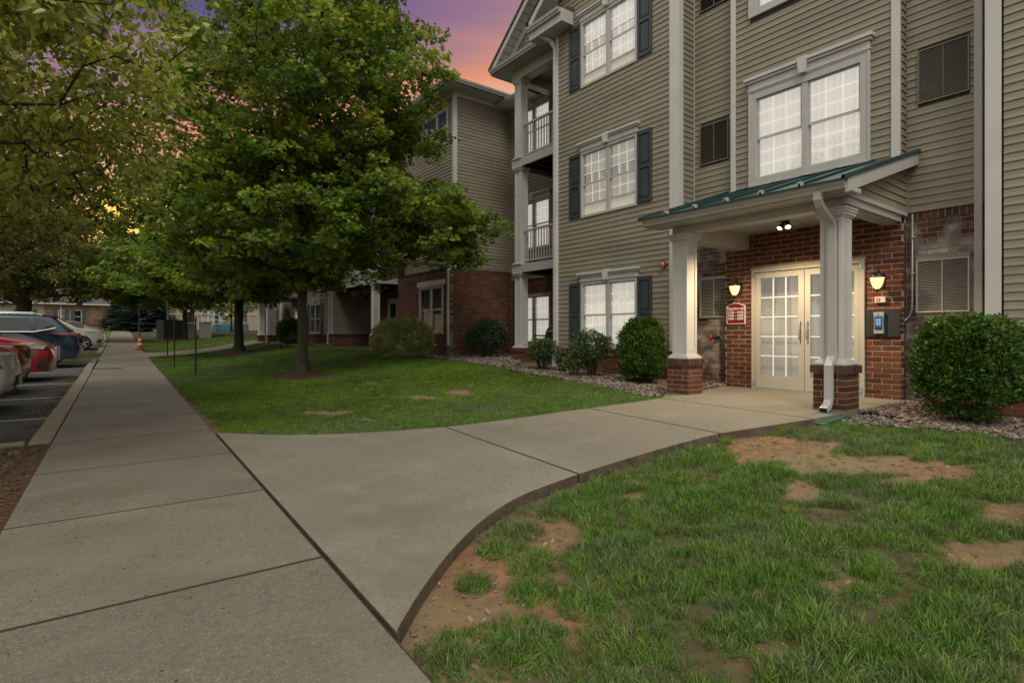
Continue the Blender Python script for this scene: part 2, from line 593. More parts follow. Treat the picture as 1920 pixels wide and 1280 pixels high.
def scatter(name, pts, rots, scls, idxs, protos, parent=None, kind='stuff'):
    me = bpy.data.meshes.new(name)
    me.from_pydata(pts, [], [])
    a = me.attributes.new('rot', 'FLOAT_VECTOR', 'POINT')
    a.data.foreach_set('vector', [c for r in rots for c in r])
    a = me.attributes.new('scl', 'FLOAT', 'POINT')
    a.data.foreach_set('value', scls)
    a = me.attributes.new('idx', 'INT', 'POINT')
    a.data.foreach_set('value', idxs)
    o = bpy.data.objects.new(name, me)
    COL.objects.link(o)
    if parent is not None:
        o.parent = parent
    if kind:
        o['kind'] = kind
    ng = bpy.data.node_groups.new(name + '_scatter', 'GeometryNodeTree')
    ng.interface.new_socket('Geometry', in_out='INPUT', socket_type='NodeSocketGeometry')
    ng.interface.new_socket('Geometry', in_out='OUTPUT', socket_type='NodeSocketGeometry')
    L = ng.links.new
    gi = ng.nodes.new('NodeGroupInput')
    go = ng.nodes.new('NodeGroupOutput')
    jn = ng.nodes.new('GeometryNodeJoinGeometry')
    for p in protos[::-1]:
        n = ng.nodes.new('GeometryNodeObjectInfo')
        n.inputs['Object'].default_value = p
        n.inputs['As Instance'].default_value = True
        L(n.outputs['Geometry'], jn.inputs[0])
    ip = ng.nodes.new('GeometryNodeInstanceOnPoints')
    ip.inputs['Pick Instance'].default_value = True
    L(gi.outputs[0], ip.inputs['Points'])
    L(jn.outputs[0], ip.inputs['Instance'])

    def attr(nm, typ):
        n = ng.nodes.new('GeometryNodeInputNamedAttribute')
        n.data_type = typ
        n.inputs['Name'].default_value = nm
        return n.outputs[0]
    e = ng.nodes.new('FunctionNodeEulerToRotation')
    L(attr('rot', 'FLOAT_VECTOR'), e.inputs[0])
    L(e.outputs[0], ip.inputs['Rotation'])
    L(attr('scl', 'FLOAT'), ip.inputs['Scale'])
    L(attr('idx', 'INT'), ip.inputs['Instance Index'])
    L(ip.outputs[0], go.inputs[0])
    md = o.modifiers.new('scatter', 'NODES')
    md.node_group = ng
    return o


# ------------------------------------------------------------------ the ground
def frange(a, b, st):
    out = []
    while a < b - 1e-6:
        out.append(a)
        a += st
    return out


def build_ground():
    ls = [-150, -90, -50, -30, -20, -12, -6, -2, -.95, .84, .90] + frange(.96, 9, .22) + [9, 12, 16, 22, 32, 50, 90, 150]
    ss = [-60, -30, -15, -8, -4, -2] + frange(-1.8, 12, .22) + frange(12, 34, .6) + frange(34, 90, 2.5) + [90, 110, 150, 220, 300]
    vs = []
    for s in ss:
        for l in ls:
            x, y = XY(s, l)
            if l < .88:
                z = zs(s) - (.24 if l > -50 else .20)
            else:
                z = lawn(x, y)
                if l < 12 and s < 13:
                    z += .012 * noise.noise(Vector((x * 5, y * 5, 0)))
            vs.append((x, y, z))
    n = len(ls)
    fs = [(i * n + j, i * n + j + 1, (i + 1) * n + j + 1, (i + 1) * n + j) for i in range(len(ss) - 1) for j in range(n - 1)]
    mb = MB()
    mb.add(vs, fs)
    m = mat('ground_soil', (.27, .148, .072), .95, (.13, .070, .038), 11, 10, bump=1.0, bscale=55, big=(.20, .15, .085), bigscale=1.3)
    # thatch tint under the grass, darkened to paint in shade between the clumps
    nt = m.node_tree
    b = nt.nodes['Principled BSDF']
    src = b.inputs['Base Color'].links[0].from_socket
    at_ = node(nt, 'ShaderNodeAttribute', attribute_name='turf_shade')
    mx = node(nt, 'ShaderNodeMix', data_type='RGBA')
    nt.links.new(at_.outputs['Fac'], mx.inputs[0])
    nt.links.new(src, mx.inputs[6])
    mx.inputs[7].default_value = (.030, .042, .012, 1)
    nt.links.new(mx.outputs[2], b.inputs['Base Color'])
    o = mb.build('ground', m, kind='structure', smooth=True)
    global GROUND, GRID
    GROUND, GRID = o, [XY(s, l) + (s, l) for s in ss for l in ls]
    a = o.data.attributes.new('turf_shade', 'FLOAT', 'POINT')
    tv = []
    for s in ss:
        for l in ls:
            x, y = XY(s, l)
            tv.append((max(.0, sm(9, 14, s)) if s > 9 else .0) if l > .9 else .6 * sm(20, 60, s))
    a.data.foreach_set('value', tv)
    return o


build_ground()

# sidewalk: a bed of joint dirt with separate slabs in it
SLAB = 1.525


def slab_between(name, p, q, parent, m, n=2, mm=10, thick=.16, zf=g0, gap=.006, lift=0, bevel=.006):
    """slab whose two long edges follow the polylines p and q (same number of points)"""
    mb = MB()
    top, bot = [], []
    for a, b in zip(p, q):
        for j in range(n + 1):
            t = j / n
            x = a[0] + (b[0] - a[0]) * t
            y = a[1] + (b[1] - a[1]) * t
            z = zf(x, y) + lift
            top.append((x, y, z))
            bot.append((x, y, z - thick))
    w = n + 1
    k = len(p)
    fs = [(i * w + j, i * w + j + 1, (i + 1) * w + j + 1, (i + 1) * w + j) for i in range(k - 1) for j in range(n)]
    N = len(top)
    ring = [j for j in range(w)] + [i * w + n for i in range(1, k)] + [(k - 1) * w + j for j in range(n - 1, -1, -1)] + [i * w for i in range(k - 2, 0, -1)]
    nt_ = len(fs)
    fs += [(ring[i], ring[(i + 1) % len(ring)], N + ring[(i + 1) % len(ring)], N + ring[i]) for i in range(len(ring))]
    mb.add(top + bot, fs)
    mb.m = [0] * nt_ + [1] * (len(fs) - nt_)
    o = mb.build(name, [m, M['concrete_edge']], parent)
    if bevel:
        b = o.modifiers.new('bevel', 'BEVEL')
        b.width = bevel
        b.segments = 2
        b.limit_method = 'ANGLE'
        b.angle_limit = R(50)
    return o


def build_sidewalk():
    mb = MB()
    for s in frange(-3, 100, 2):
        pts = [XY(s, -.585), XY(s, .925), XY(s + 2, .925), XY(s + 2, -.585)]
        z0, z1 = zs(s) - .003, zs(s + 2) - .003
        mb.quad((*pts[0], z0), (*pts[1], z0), (*pts[2], z1), (*pts[3], z1))
    base = mb.build('sidewalk', M['joint'], kind='structure')
    js = [3.10 - SLAB * 4]
    while js[-1] < 78:
        js.append(js[-1] + SLAB)
    for i, s in enumerate(js[:-1]):
        e = js[i + 1]
        wide = 0
        g = .013 if s < 9 else .017
        lft, rgt = -.588, .918 + wide * 3
        slab_between('slab', [XY(s + g, lft), XY(e - g, lft)], [XY(s + g, rgt), XY(e - g, rgt)], base, M['concrete_walk'], n=1, bevel=.004)
    return base


build_sidewalk()

# entrance path and porch
NA = [(400, 810), (455, 812.5), (520, 814.5), (600, 814), (680, 811), (760, 806), (835, 800)]
SA = [(740, 1190), (768, 1140), (805, 1085), (855, 1022), (915, 966), (985, 925), (1085, 888)]
NB = [(835, 800), (890, 794), (960, 785), (1030, 775), (1105, 765)]
SB = [(1085, 888), (1135, 872), (1200, 852), (1270, 832), (1350, 812)]
NC = [(1105, 765), (1150, 759), (1200, 752), (1240, 746.5)]
SC = [(1350, 812), (1400, 804), (1460, 795), (1527, 785)]


def world_poly(px):
    P = [at(u, v) for u, v in px]
    out = []
    for i in range(len(P) - 1):
        a, b, c, d = P[max(i - 1, 0)], P[i], P[i + 1], P[min(i + 2, len(P) - 1)]
        for k in range(4):
            t = k / 4
            out.append(.5 * ((2 * b) + (c - a) * t + (2 * a - 5 * b + 4 * c - d) * t * t + (3 * b - 3 * c + d - a) * t ** 3))
    out.append(P[-1])
    return out


def build_path():
    n_a, s_a, n_b, s_b, n_c, s_c = [world_poly(p) for p in (NA, SA, NB, SB, NC, SC)]
    # keep the first slab clear of the sidewalk by the width of the expansion joint
    for q in (n_a, s_a):
        x, y = XY(SL(q[0].x, q[0].y)[0], .945)
        q[0] = Vector((x, y, 0))
    mb = MB()
    for nn, ss_ in ((n_a, s_a), (n_b, s_b), (n_c, s_c)):
        for i in range(len(nn) - 1):
            a, b, c, d = nn[i], nn[i + 1], ss_[i + 1], ss_[i]
            mb.quad(*[(p.x + (.02 if p in (a, b) else 0) * 0, p.y, g0(p.x, p.y) - .008) for p in (a, b, c, d)])
    base = mb.build('entrance_path', M['joint'], kind='structure')

    def shrink(nn, ss_):
        g = .012
        nn, ss_ = [p.copy() for p in nn], [p.copy() for p in ss_]
        for q in (nn, ss_):
            q[0] += (q[1] - q[0]).normalized() * g
            q[-1] += (q[-2] - q[-1]).normalized() * g
        return nn, ss_
    for nn, ss_ in (shrink(n_a, s_a), shrink(n_b, s_b), shrink(n_c, s_c)):
        slab_between('slab', nn, ss_, base, M['concrete'], n=6, thick=.22)
    # porch slab
    e0, e1 = n_c[-1], s_c[-1]
    pts = [(e0.x + .012, e0.y), (7.02, 5.25), (7.3, 5.16), (8.90, 5.40), (8.90, 2.60), (8.3, 2.66), (7.30, 2.71), (6.88, 2.71), (e1.x + .012, e1.y)]
    mb = MB()
    n = len(pts)
    tz = [.372] * n
    tz[0], tz[-1] = g0(*pts[0]), g0(*pts[-1])
    mb.add([(x, y, z) for (x, y), z in zip(pts, tz)] + [(x, y, z - .3) for (x, y), z in zip(pts, tz)],
           [tuple(range(n))] + [(i, n + i, n + (i + 1) % n, (i + 1) % n) for i in range(n)])
    mb.build('porch_slab', M['concrete'], kind='structure')
    return n_a + n_b[1:] + n_c[1:], s_a + s_b[1:] + s_c[1:]


NORTH, SOUTH = build_path()


# the second path, to the next entrance
def build_path2():
    p = [XY(25.6, .78), (3.0, 26.1), (4.2, 26.6), (5.4, 27.6), (6.4, 28.9), (7.2, 30.2)]
    q = [XY(29.6, .78), (2.6, 29.4), (3.8, 29.6), (4.9, 30.3), (5.7, 31.4), (7.2, 33.0)]
    slab_between('second_path', p, q, None, M['concrete'], n=3)['kind'] = 'structure'


build_path2()


def strip(name, s0, s1, l0, l1, zf, m, thick=0, step=2.0, parent=None, kind='structure', bevel=0):
    mb = MB()
    s = s0
    while s < s1 - 1e-6:
        e = min(s1, s + step)
        P = [XY(s, l0), XY(s, l1), XY(e, l1), XY(e, l0)]
        Z = [zf(*p) for p in P]
        if thick:
            mb.add([(*p, z - thick) for p, z in zip(P, Z)] + [(*p, z) for p, z in zip(P, Z)],
                   [(0, 3, 2, 1), (4, 5, 6, 7), (0, 1, 5, 4), (1, 2, 6, 5), (2, 3, 7, 6), (3, 0, 4, 7)])
        else:
            mb.quad(*[(*p, z) for p, z in zip(P, Z)])
        s = e
    return mb.build(name, m, parent, kind=kind, bevel=bevel)


zw = lambda x, y: zs(SL(x, y)[0])
strip('parking_lot', 7.95, 150, -22, -.75, asph, M['asphalt'])
strip('parking_lot', -8, 7.95, -60, -9, asph, M['asphalt'])


# kerbs, cut into lengths
def build_kerbs():
    base = strip('kerb', 8.02, 25.2, -.785, -.70, lambda x, y: zw(x, y) - .02, M['joint'])
    for a, b, l0, l1 in ((7.86, 10.75, -.80, -.605), (10.77, 13.75, -.80, -.605), (13.77, 16.8, -.80, -.605), (16.82, 19.6, -.80, -.605), (19.62, 22.4, -.83, -.63), (22.42, 25.30, -.83, -.63),
                         (30.4, 33.4, -.85, -.63), (33.42, 36.4, -.85, -.63), (36.42, 39.4, -.85, -.63), (39.42, 42.4, -.85, -.63), (42.42, 50, -.85, -.63),
                         (7.86, 8.0, -4.2, -.83), (7.86, 8.0, -8.9, -4.22), (25.16, 25.30, -3.5, -.86), (25.16, 25.3, -6.5, -3.52), (30.4, 30.54, -4, -.88)):
        st = (b - a) if b - a < 4 else 2
        strip('kerb_stone', a, b, l0, l1, lambda x, y: zw(x, y) - .004, M['kerb'], thick=.30, step=st, parent=base, kind=None, bevel=.012)


build_kerbs()
strip('planting_island', -8, 7.86, -9, -.588, lambda x, y: zw(x, y) - .035 + .012 * noise.noise(Vector((x * 3, y * 3, 0))), M['mulch'], step=.3)
strip('planting_island', 25.3, 30.4, -6.5, -.588, lambda x, y: zw(x, y) - .03, M['mulch'], step=.5)
strip('planting_island', 50, 90, -6, -.588, lambda x, y: zw(x, y) - .03, M['grass_far'], step=2)

# painted bay lines
zl = lambda x, y: asph(x, y) + .004
for s in (10.78, 13.75, 16.82, 19.6, 33.4, 39.4, 42.4, 45.4):
    strip('bay_line', s - .05, s + .05, -6.2, -.88, zl, M['line'], step=.1)
for s in (20.5, 21.4, 22.3):
    mb = MB()
    a, b = XY(s - .06, -.95), XY(s + .06, -.95)
    c, d = XY(s + 1.1, -5.6), XY(s + .98, -5.6)
    mb.quad(*[(*p, zl(*p)) for p in (a, b, c, d)])
    mb.build('hatch_line', M['line'], kind='structure')

# drain grille let into the walk
gr = empty('trench_drain', (*XY(19.75, -.25), zs(19.75)), -AL, 'rusty iron drain channel let into the walk beside the kerb', 'drain')
mb = MB()
mb.box((-.33, -.16, -.03), (.33, .16, .004))
mb.build('frame', M['black'], gr)
for i in range(16):
    mb = MB()
    mb.box((-.30 + i * .04, -.14, .004), (-.285 + i * .04, .14, .008))
    mb.build('bar', mat('rust', (.07, .04, .025), .8) if i == 0 else bpy.data.materials['rust'], gr)

# ------------------------------------------------------------------ building kit
COUNT = {'brick': 0, 'siding_board': 0}


def spans(w0, w1, z0, z1, ops):
    """parts of [w0, w1] that no opening covers in the row z0..z1"""
    iv = [(w0, w1)]
    for (a, b, c, d) in ops:
        if d <= z0 + 1e-4 or c >= z1 - 1e-4:
            continue
        nv = []
        for p, q in iv:
            if b <= p or a >= q:
                nv.append((p, q))
                continue
            if a > p:
                nv.append((p, a))
            if b < q:
                nv.append((b, q))
        iv = nv
    return [(p, q) for p, q in iv if q - p > .015]


def backing(name, F, w0, w1, z0, z1, ops, m, parent, d0=-.10, d1=0., clip=None):
    zb = sorted({z0, z1} | {z for o in ops for z in (o[2], o[3]) if z0 < z < z1})
    mb = MB()
    for a, b in zip(zb, zb[1:]):
        for p, q in spans(w0, w1, a, b, ops):
            if clip:
                n = max(1, int((b - a) / .25))
                for i in range(n):
                    aa, bb = a + (b - a) * i / n, a + (b - a) * (i + 1) / n
                    qq = min(q, clip(bb))
                    if qq > p:
                        mb.fbox(F, p, qq, aa, bb, d0, d1)
            else:
                mb.fbox(F, p, q, a, b, d0, d1)
    return mb.build(name, m, parent)


def plank_mb(mb, F, p, q, z0, z1):
    pr = [(.003, z1), (.0095, z0 + (z1 - z0) * .52), (.0080, z0 + (z1 - z0) * .48), (.018, z0), (.001, z0)]
    vs = [F(p, z, d) for d, z in pr] + [F(q, z, d) for d, z in pr]
    n = len(pr)
    mb.add(vs, [(i, i + 1, n + i + 1, n + i) for i in range(n - 1)] + [tuple(range(n)), tuple(range(2 * n - 1, n - 1, -1))])


def siding(B, F, w0, w1, z0, z1, ops=(), single=True, clip=None, name='siding_wall', zmax_single=99):
    part = backing(name, F, w0, w1, z0, z1, ops, M['siding_dark'], B, d1=.0, clip=clip)
    rest = MB()
    z = z0
    P = .1016
    while z < z1 - .02:
        zt = min(z + P, z1)
        for p, q in spans(w0, w1, z, zt, ops):
            if clip:
                q = min(q, clip(zt))
                if q - p < .03:
                    continue
            if single and COUNT['siding_board'] < 299 and z < zmax_single:
                mb = MB()
                plank_mb(mb, F, p, q, z, zt)
                mb.build('siding_board', M['siding'], part)
                COUNT['siding_board'] += 1
            else:
                plank_mb(rest, F, p, q, z, zt)
        z += P
    if rest.v:
        rest.build('siding_board', M['siding'], part, kind='stuff')
    return part


def brick_mesh(L, H, W, m, key):
    mb = MB()
    mb.box((-L / 2, -W / 2, -H / 2), (L / 2, W / 2, H / 2))
    me = mb.mesh('brick', m)
    bm = bmesh.new()
    bm.from_mesh(me)
    bmesh.ops.bevel(bm, geom=bm.edges[:], offset=.0045, segments=1, affect='EDGES')
    bm.to_mesh(me)
    bm.free()
    return me


BL, BH, CO, JT = .227, .0635, .0762, .012
BRM = {}


def brick_obj(c, rz, L, H, W, m, parent, tilt=0):
    key = (round(L, 2), round(H, 3), round(W, 3), m.name)
    if key not in BRM:
        BRM[key] = brick_mesh(key[0], H, W, m, key)
    o = bpy.data.objects.new('brick', BRM[key])
    COL.objects.link(o)
    o.location = c
    o.rotation_euler = (tilt, 0, rz)
    o.scale = (L / key[0], 1, 1)
    o.parent = parent
    COUNT['brick'] += 1
    return o


def brickwall(B, F, w0, w1, z0, z1, ops=(), single=False, m='brick', mortar='mortar', cap=False, rz=0, seed=1, name='brick_wall', soldier=0):
    rnd = random.Random(seed)
    part = backing(name, F, w0, w1, z0, z1, ops, M[mortar], B, d1=-.006)
    rest = MB()
    z = z0
    row = 0
    top = z1 - (.105 if soldier or cap else 0)
    pit = BL + JT
    while z < top - .03:
        zt = min(z + BH, top)
        for p, q in spans(w0, w1, z, zt, ops):
            k = math.floor((p - (row % 2) * pit / 2) / pit)
            while True:
                a = k * pit + (row % 2) * pit / 2
                b = a + BL
                if a >= q:
                    break
                aa, bb = max(a, p), min(b, q)
                if bb - aa > .03:
                    j = rnd.uniform(-.0025, .0025)
                    if single:
                        c = F((aa + bb) / 2, (z + zt) / 2, -.045 + j)
                        brick_obj(c, rz, bb - aa, zt - z, .09, M[m], part, rnd.uniform(-.01, .01))
                    else:
                        rest.fbox(F, aa, bb, z, zt, -.05, j)
                k += 1
        z += CO
        row += 1
    if soldier or cap:
        d = .0 if not cap else .035
        u = w0
        while u < w1 - .02:
            for p, q in spans(u, min(u + .066, w1), top, z1, ops):
                rest.fbox(F, p, q, top + .004, z1, -.05, d + rnd.uniform(-.002, .003), 1)
            u += .0762
    if rest.v:
        rest.build('brick', [M[m], M['brick_cap']], part, kind='stuff')
    return part


def window(B, F, u0, u1, z0, z1, lit='lit', trim=.055, head=True, raised=0, blind='horiz', twin=True, grid=True, shutters=False, proud=.035, headw=.10, tag_label=None, hh=.20, depth=0):
    """double-hung window: casing (the part) with sashes, panes, grid, blind, head and keystone as sub-parts"""
    cas = MB()
    t = trim
    for a, b, c, d in ((u0, u1, z0, z0 + t), (u0, u1, z1 - t, z1), (u0, u0 + t, z0 + t, z1 - t), (u1 - t, u1, z0 + t, z1 - t)):
        cas.fbox(F, a, b, c, d, -.09, proud)
    iu0, iu1, iz0, iz1 = u0 + t, u1 - t, z0 + t, z1 - t
    mid = (u0 + u1) / 2
    cols = [(iu0, mid - .045), (mid + .045, iu1)] if twin else [(iu0, iu1)]
    if twin:
        cas.fbox(F, mid - .045, mid + .045, iz0, iz1, -.09, proud - .012)
    if trim > .08:      # stepped casing
        for a, b, c, d in ((u0 - .012, u0 + .018, z0 - .012, z1), (u1 - .018, u1 + .012, z0 - .012, z1), (u0 + .018, u1 - .018, z0 - .012, z0 + .02)):
            cas.fbox(F, a, b, c, d, 0, proud + .012)
    w = cas.build('window', M['trim_clean'], B, bevel=.003)
    if tag_label:
        w['label'] = tag_label
    pane = M['glass'] if lit != 'dark' else M['glass_dark']
    bl = {'lit': M['blind_lit'], 'mid': M['blind_mid'], 'dim': M['blind_lit_dim'], 'dark': M['curtain']}[lit]
    zm = (iz0 + iz1) / 2
    for (a, b) in cols:
        up = (a, b, zm - .018, iz1)
        lo = (a, b, iz0 + raised, zm + .018 + raised)
        for (p, q, r, s), dd in ((up, .006), (lo, -.022)):
            mb = MB()
            k = .026
            for x in ((p, q, r, r + .036), (p, q, s - k, s), (p, p + k, r + .036, s - k), (q - k, q, r + .036, s - k)):
                mb.fbox(F, x[0], x[1], x[2], x[3], dd - .02, dd)
            mb.build('sash', M['trim_clean'], w)
            mb = MB()
            mb.quad(F(p + k, r + .03, dd - .012), F(q - k, r + .03, dd - .012), F(q - k, s - k, dd - .012), F(p + k, s - k, dd - .012))
            mb.build('pane', pane, w)
            if grid:
                mb = MB()
                g = .0065
                pp, qq, rr, s2 = p + k, q - k, r + .036, s - k
                for i in (1, 2):
                    x = pp + (qq - pp) * i / 3
                    mb.fbox(F, x - g, x + g, rr, s2, dd - .022, dd - .016)
                    zz = rr + (s2 - rr) * i / 3
                    mb.fbox(F, pp, qq, zz - g, zz + g, dd - .0225, dd - .0165)
                mb.build('muntin_grid', M['grid'] if lit != 'dark' else M['trim_clean'], w)
        if raised:      # insect screen below the raised sash
            mb = MB()
            mb.quad(F(a, iz0, -.055), F(b, iz0, -.055), F(b, iz0 + raised + .03, -.055), F(a, iz0 + raised + .03, -.055))
            mb.build('insect_screen', M['blind_lit_dim'], w)
    mb = MB()
    if blind == 'horiz':
        z = iz0
        while z < iz1:
            mb.add([F(iu0, z + .004, -.062), F(iu1, z + .004, -.062), F(iu1, z + .044, -.080), F(iu0, z + .044, -.080)], [(0, 1, 2, 3)])
            z += .05
        mb.quad(F(iu0, iz0, -.089), F(iu1, iz0, -.089), F(iu1, iz1, -.089), F(iu0, iz1, -.089))
    else:
        u = iu0
        while u < iu1:
            e = min(u + .09, iu1)
            mb.add([F(u, iz0, -.066), F(e, iz0, -.078), F(e, iz1, -.078), F(u, iz1, -.066)], [(0, 1, 2, 3)])
            u += .088
        mb.quad(F(iu0, iz0, -.089), F(iu1, iz0, -.089), F(iu1, iz1, -.089), F(iu0, iz1, -.089))
    mb.build('blind', bl, w)
    if head:
        mb = MB()
        a, b = u0 - .01, u1 + .01
        mb.fbox(F, a, b, z1, z1 + hh * .62, 0, proud + .01)
        mb.fbox(F, a - .015, b + .015, z1 + hh * .10, z1 + hh * .2, 0, proud + .022)
        mb.fbox(F, a - .03, b + .03, z1 + hh * .62, z1 + hh * .8, 0, proud + .045)
        mb.fbox(F, a - .055, b + .055, z1 + hh * .8, z1 + hh, 0, proud + .075)
        mb.build('head_trim', M['trim'], w, bevel=.003)
        mb = MB()
        kw = .06
        mb.fpoly(F, [(mid - kw * .8, z1 + .01), (mid + kw * .8, z1 + .01), (mid + kw * 1.25, z1 + hh - .02), (mid + kw * 1.25, z1 + hh + .02), (mid - kw * 1.25, z1 + hh + .02), (mid - kw * 1.25, z1 + hh - .02)], 0, proud + .085)
        mb.build('keystone', M['trim'], w)
    if shutters:
        for (a, b) in ((u0 - .355, u0 - .012), (u1 + .012, u1 + .355)):
            shutter(B, F, a, b, z0 + .035, z0 + .035 + 1.40)
    return w


def shutter(B, F, a, b, z0, z1):
    mb = MB()
    st = .055
    zm = (z0 + z1) / 2
    for x in ((a, a + st, z0, z1), (b - st, b, z0, z1), (a + st, b - st, z0, z0 + .08), (a + st, b - st, z1 - .08, z1), (a + st, b - st, zm - .04, zm + .04)):
        mb.fbox(F, *x, .0, .045)
    o = mb.build('shutter', M['shutter'], B, bevel=.003)
    for p, q in ((z0 + .08, zm - .04), (zm + .04, z1 - .08)):
        mb = MB()
        mb.fbox(F, a + st, b - st, p, q, .0, .020)
        mb.fbox(F, a + st + .025, b - st - .025, p + .025, q - .025, .020, .034)
        mb.build('panel', M['shutter'], o, bevel=.004)


def louver(B, F, u0, u1, z0, z1, m='louver', frame='louver', n=None, label=None):
    mb = MB()
    t = .018
    for x in ((u0, u1, z0, z0 + t), (u0, u1, z1 - t, z1), (u0, u0 + t, z0 + t, z1 - t), (u1 - t, u1, z0 + t, z1 - t)):
        mb.fbox(F, *x, -.02, .04)
    mb.fbox(F, (u0 + u1) / 2 - .006, (u0 + u1) / 2 + .006, z0 + t, z1 - t, .026, .036)
    o = mb.build('vent_louver', M[frame], B)
    if label:
        o['label'] = label
    mb = MB()
    mb.fbox(F, u0 + t, u1 - t, z0 + t, z1 - t, -.03, -.015)
    mb.build('vent_back', M['louver_dark'], o)
    n = n or 26
    for i in range(n):
        z = z0 + t + (z1 - z0 - 2 * t) * (i + .15) / n
        h = (z1 - z0 - 2 * t) / n
        mb = MB()
        mb.add([F(u0 + t, z, .034), F(u1 - t, z, .034), F(u1 - t, z + h * .42, .016), F(u0 + t, z + h * .42, .016),
                F(u0 + t, z - .003, .032), F(u1 - t, z - .003, .032), F(u1 - t, z + h * .42 - .003, .014), F(u0 + t, z + h * .42 - .003, .014)],
               [(0, 1, 2, 3), (7, 6, 5, 4), (0, 4, 5, 1), (2, 6, 7, 3)])
        mb.build('slat', M[m], o)


def pedestal(B, x, y, z0, z1, single=True, s=.375):
    """brick pier whose nearest corner is x, y"""
    mb = MB()
    mb.box((x + .006, y + .006, z0 - .25), (x + s - .006, y + s - .006, z1 - .10))
    mb.box((x - .018, y - .018, z1 - .098), (x + s + .018, y + s + .018, z1 - .006))
    o = mb.build('pedestal', M['mortar'], B)
    mb = MB()
    mb.box((x - .005, y - .005, z0 - .26), (x + s + .005, y + s + .005, z0 + .002))
    mb.build('footing', M['concrete'], o)
    rnd = random.Random(int(x * 100 + y * 37))
    z = z0 + .004
    row = 0
    rest = MB()
    nrow = max(1, round((z1 - .105 - z0) / CO))
    hgt = (z1 - .105 - z0) / nrow
    while row < nrow:
        c = z + hgt / 2 - .004
        L1, W1 = s - .10, .09
        f = row % 2
        items = []
        # pinwheel course
        a0, a1 = (x, x + L1) if f else (x + W1 + JT, x + s)
        items.append((((a0 + a1) / 2, y + W1 / 2), 0, a1 - a0))
        b0, b1 = (y, y + L1) if f else (y + W1 + JT, y + s)
        items.append(((x + s - W1 / 2, (b0 + b1) / 2), PI / 2, b1 - b0))
        a0, a1 = (x + W1 + JT, x + s) if f else (x, x + L1)
        items.append((((a0 + a1) / 2, y + s - W1 / 2), 0, a1 - a0))
        b0, b1 = (y + W1 + JT, y + s) if f else (y, y + L1)
        items.append(((x + W1 / 2, (b0 + b1) / 2), PI / 2, b1 - b0))
        for (cx, cy), rz, L in items:
            if single:
                brick_obj((cx, cy, c), rz, L, hgt - .011, W1, M['brick'], o, rnd.uniform(-.008, .008))
            else:
                h = (hgt - .011) / 2
                dx, dy = (L / 2, W1 / 2) if rz == 0 else (W1 / 2, L / 2)
                rest.box((cx - dx, cy - dy, c - h), (cx + dx, cy + dy, c + h))
        z += hgt
        row += 1
    # rowlock cap
    g = .026
    n = 5
    pw = (s + 2 * g) / n
    for i in range(n):
        for side in range(4):
            if side % 2 == 0:
                cx, cy, rz = x - g + pw * (i + .5), (y - g + .05 if side == 0 else y + s + g - .05), PI / 2
            else:
                cx, cy, rz = (x - g + .05 if side == 1 else x + s + g - .05), y - g + pw * (i + .5), 0
                if i in (0, n - 1):
                    continue
            if single:
                brick_obj((cx, cy, z1 - .05), rz, .105, .095, pw - .01, M['brick_cap'], o)
            else:
                dx, dy = (.05, pw / 2 - .005) if rz == 0 else (pw / 2 - .005, .05)
                rest.box((cx - dx, cy - dy, z1 - .098), (cx + dx, cy + dy, z1 - .002))
    if rest.v:
        rest.build('brick', M['brick'], o, kind='stuff')
    return o


def column(B, x, y, z0, z1, s=.26):
    """boxed white column, nearest corner x, y"""
    mb = MB()
    c = .012
    mb.box((x + c, y + c, z0), (x + s - c, y + s - c, z1))
    e = .05
    for (a, b) in ((x, y), (x + s - e, y), (x, y + s - e), (x + s - e, y + s - e)):
        mb.box((a, b, z0 + .002), (a + e, b + e, z1 - .002))
    for (zz, h) in ((z0 + .05, .12), (z1 - .16, .10)):
        mb.box((x + .004, y + .004, zz), (x + s - .004, y + s - .004, zz + h))
    o = mb.build('porch_column', M['capital'], B, bevel=.004)
    mb = MB()
    for g, a, b in ((.050, 0, .028), (.040, .028, .045), (.022, .045, .065)):
        mb.box((x - g, y - g, z0 + a - .002), (x + s + g, y + s + g, z0 + b))
    mb.build('column_base', M['capital'], o, bevel=.008)
    mb = MB()
    for g, a, b in ((.016, .115, .095), (.032, .095, .06), (.045, .06, .03), (.055, .03, 0)):
        mb.box((x - g, y - g, z1 - a), (x + s + g, y + s + g, z1 - b - .0005))
    mb.build('capital', M['capital'], o, bevel=.006)
    return o


def gutter_run(B, p0, p1, outx, outy, z, h=.10, w=.11, name='gutter', m='trim_clean'):
    """K-style gutter from p0 to p1, outward normal (outx, outy), top at z"""
    pr = [(0, 0), (0, -h), (w * .55, -h), (w * .62, -h * .72), (w * .9, -h * .45), (w * .93, -h * .12), (w, -h * .08), (w, 0), (w - .012, 0), (w - .02, -.02), (.01, -.02)]
    vs = [(p[0] + outx * d, p[1] + outy * d, z + e) for p in (p0, p1) for d, e in pr]
    n = len(pr)
    mb = MB()
    mb.add(vs, [(i, (i + 1) % n, n + (i + 1) % n, n + i) for i in range(n)] + [tuple(range(n)), tuple(range(2 * n - 1, n - 1, -1))])
    return mb.build(name, M[m], B)


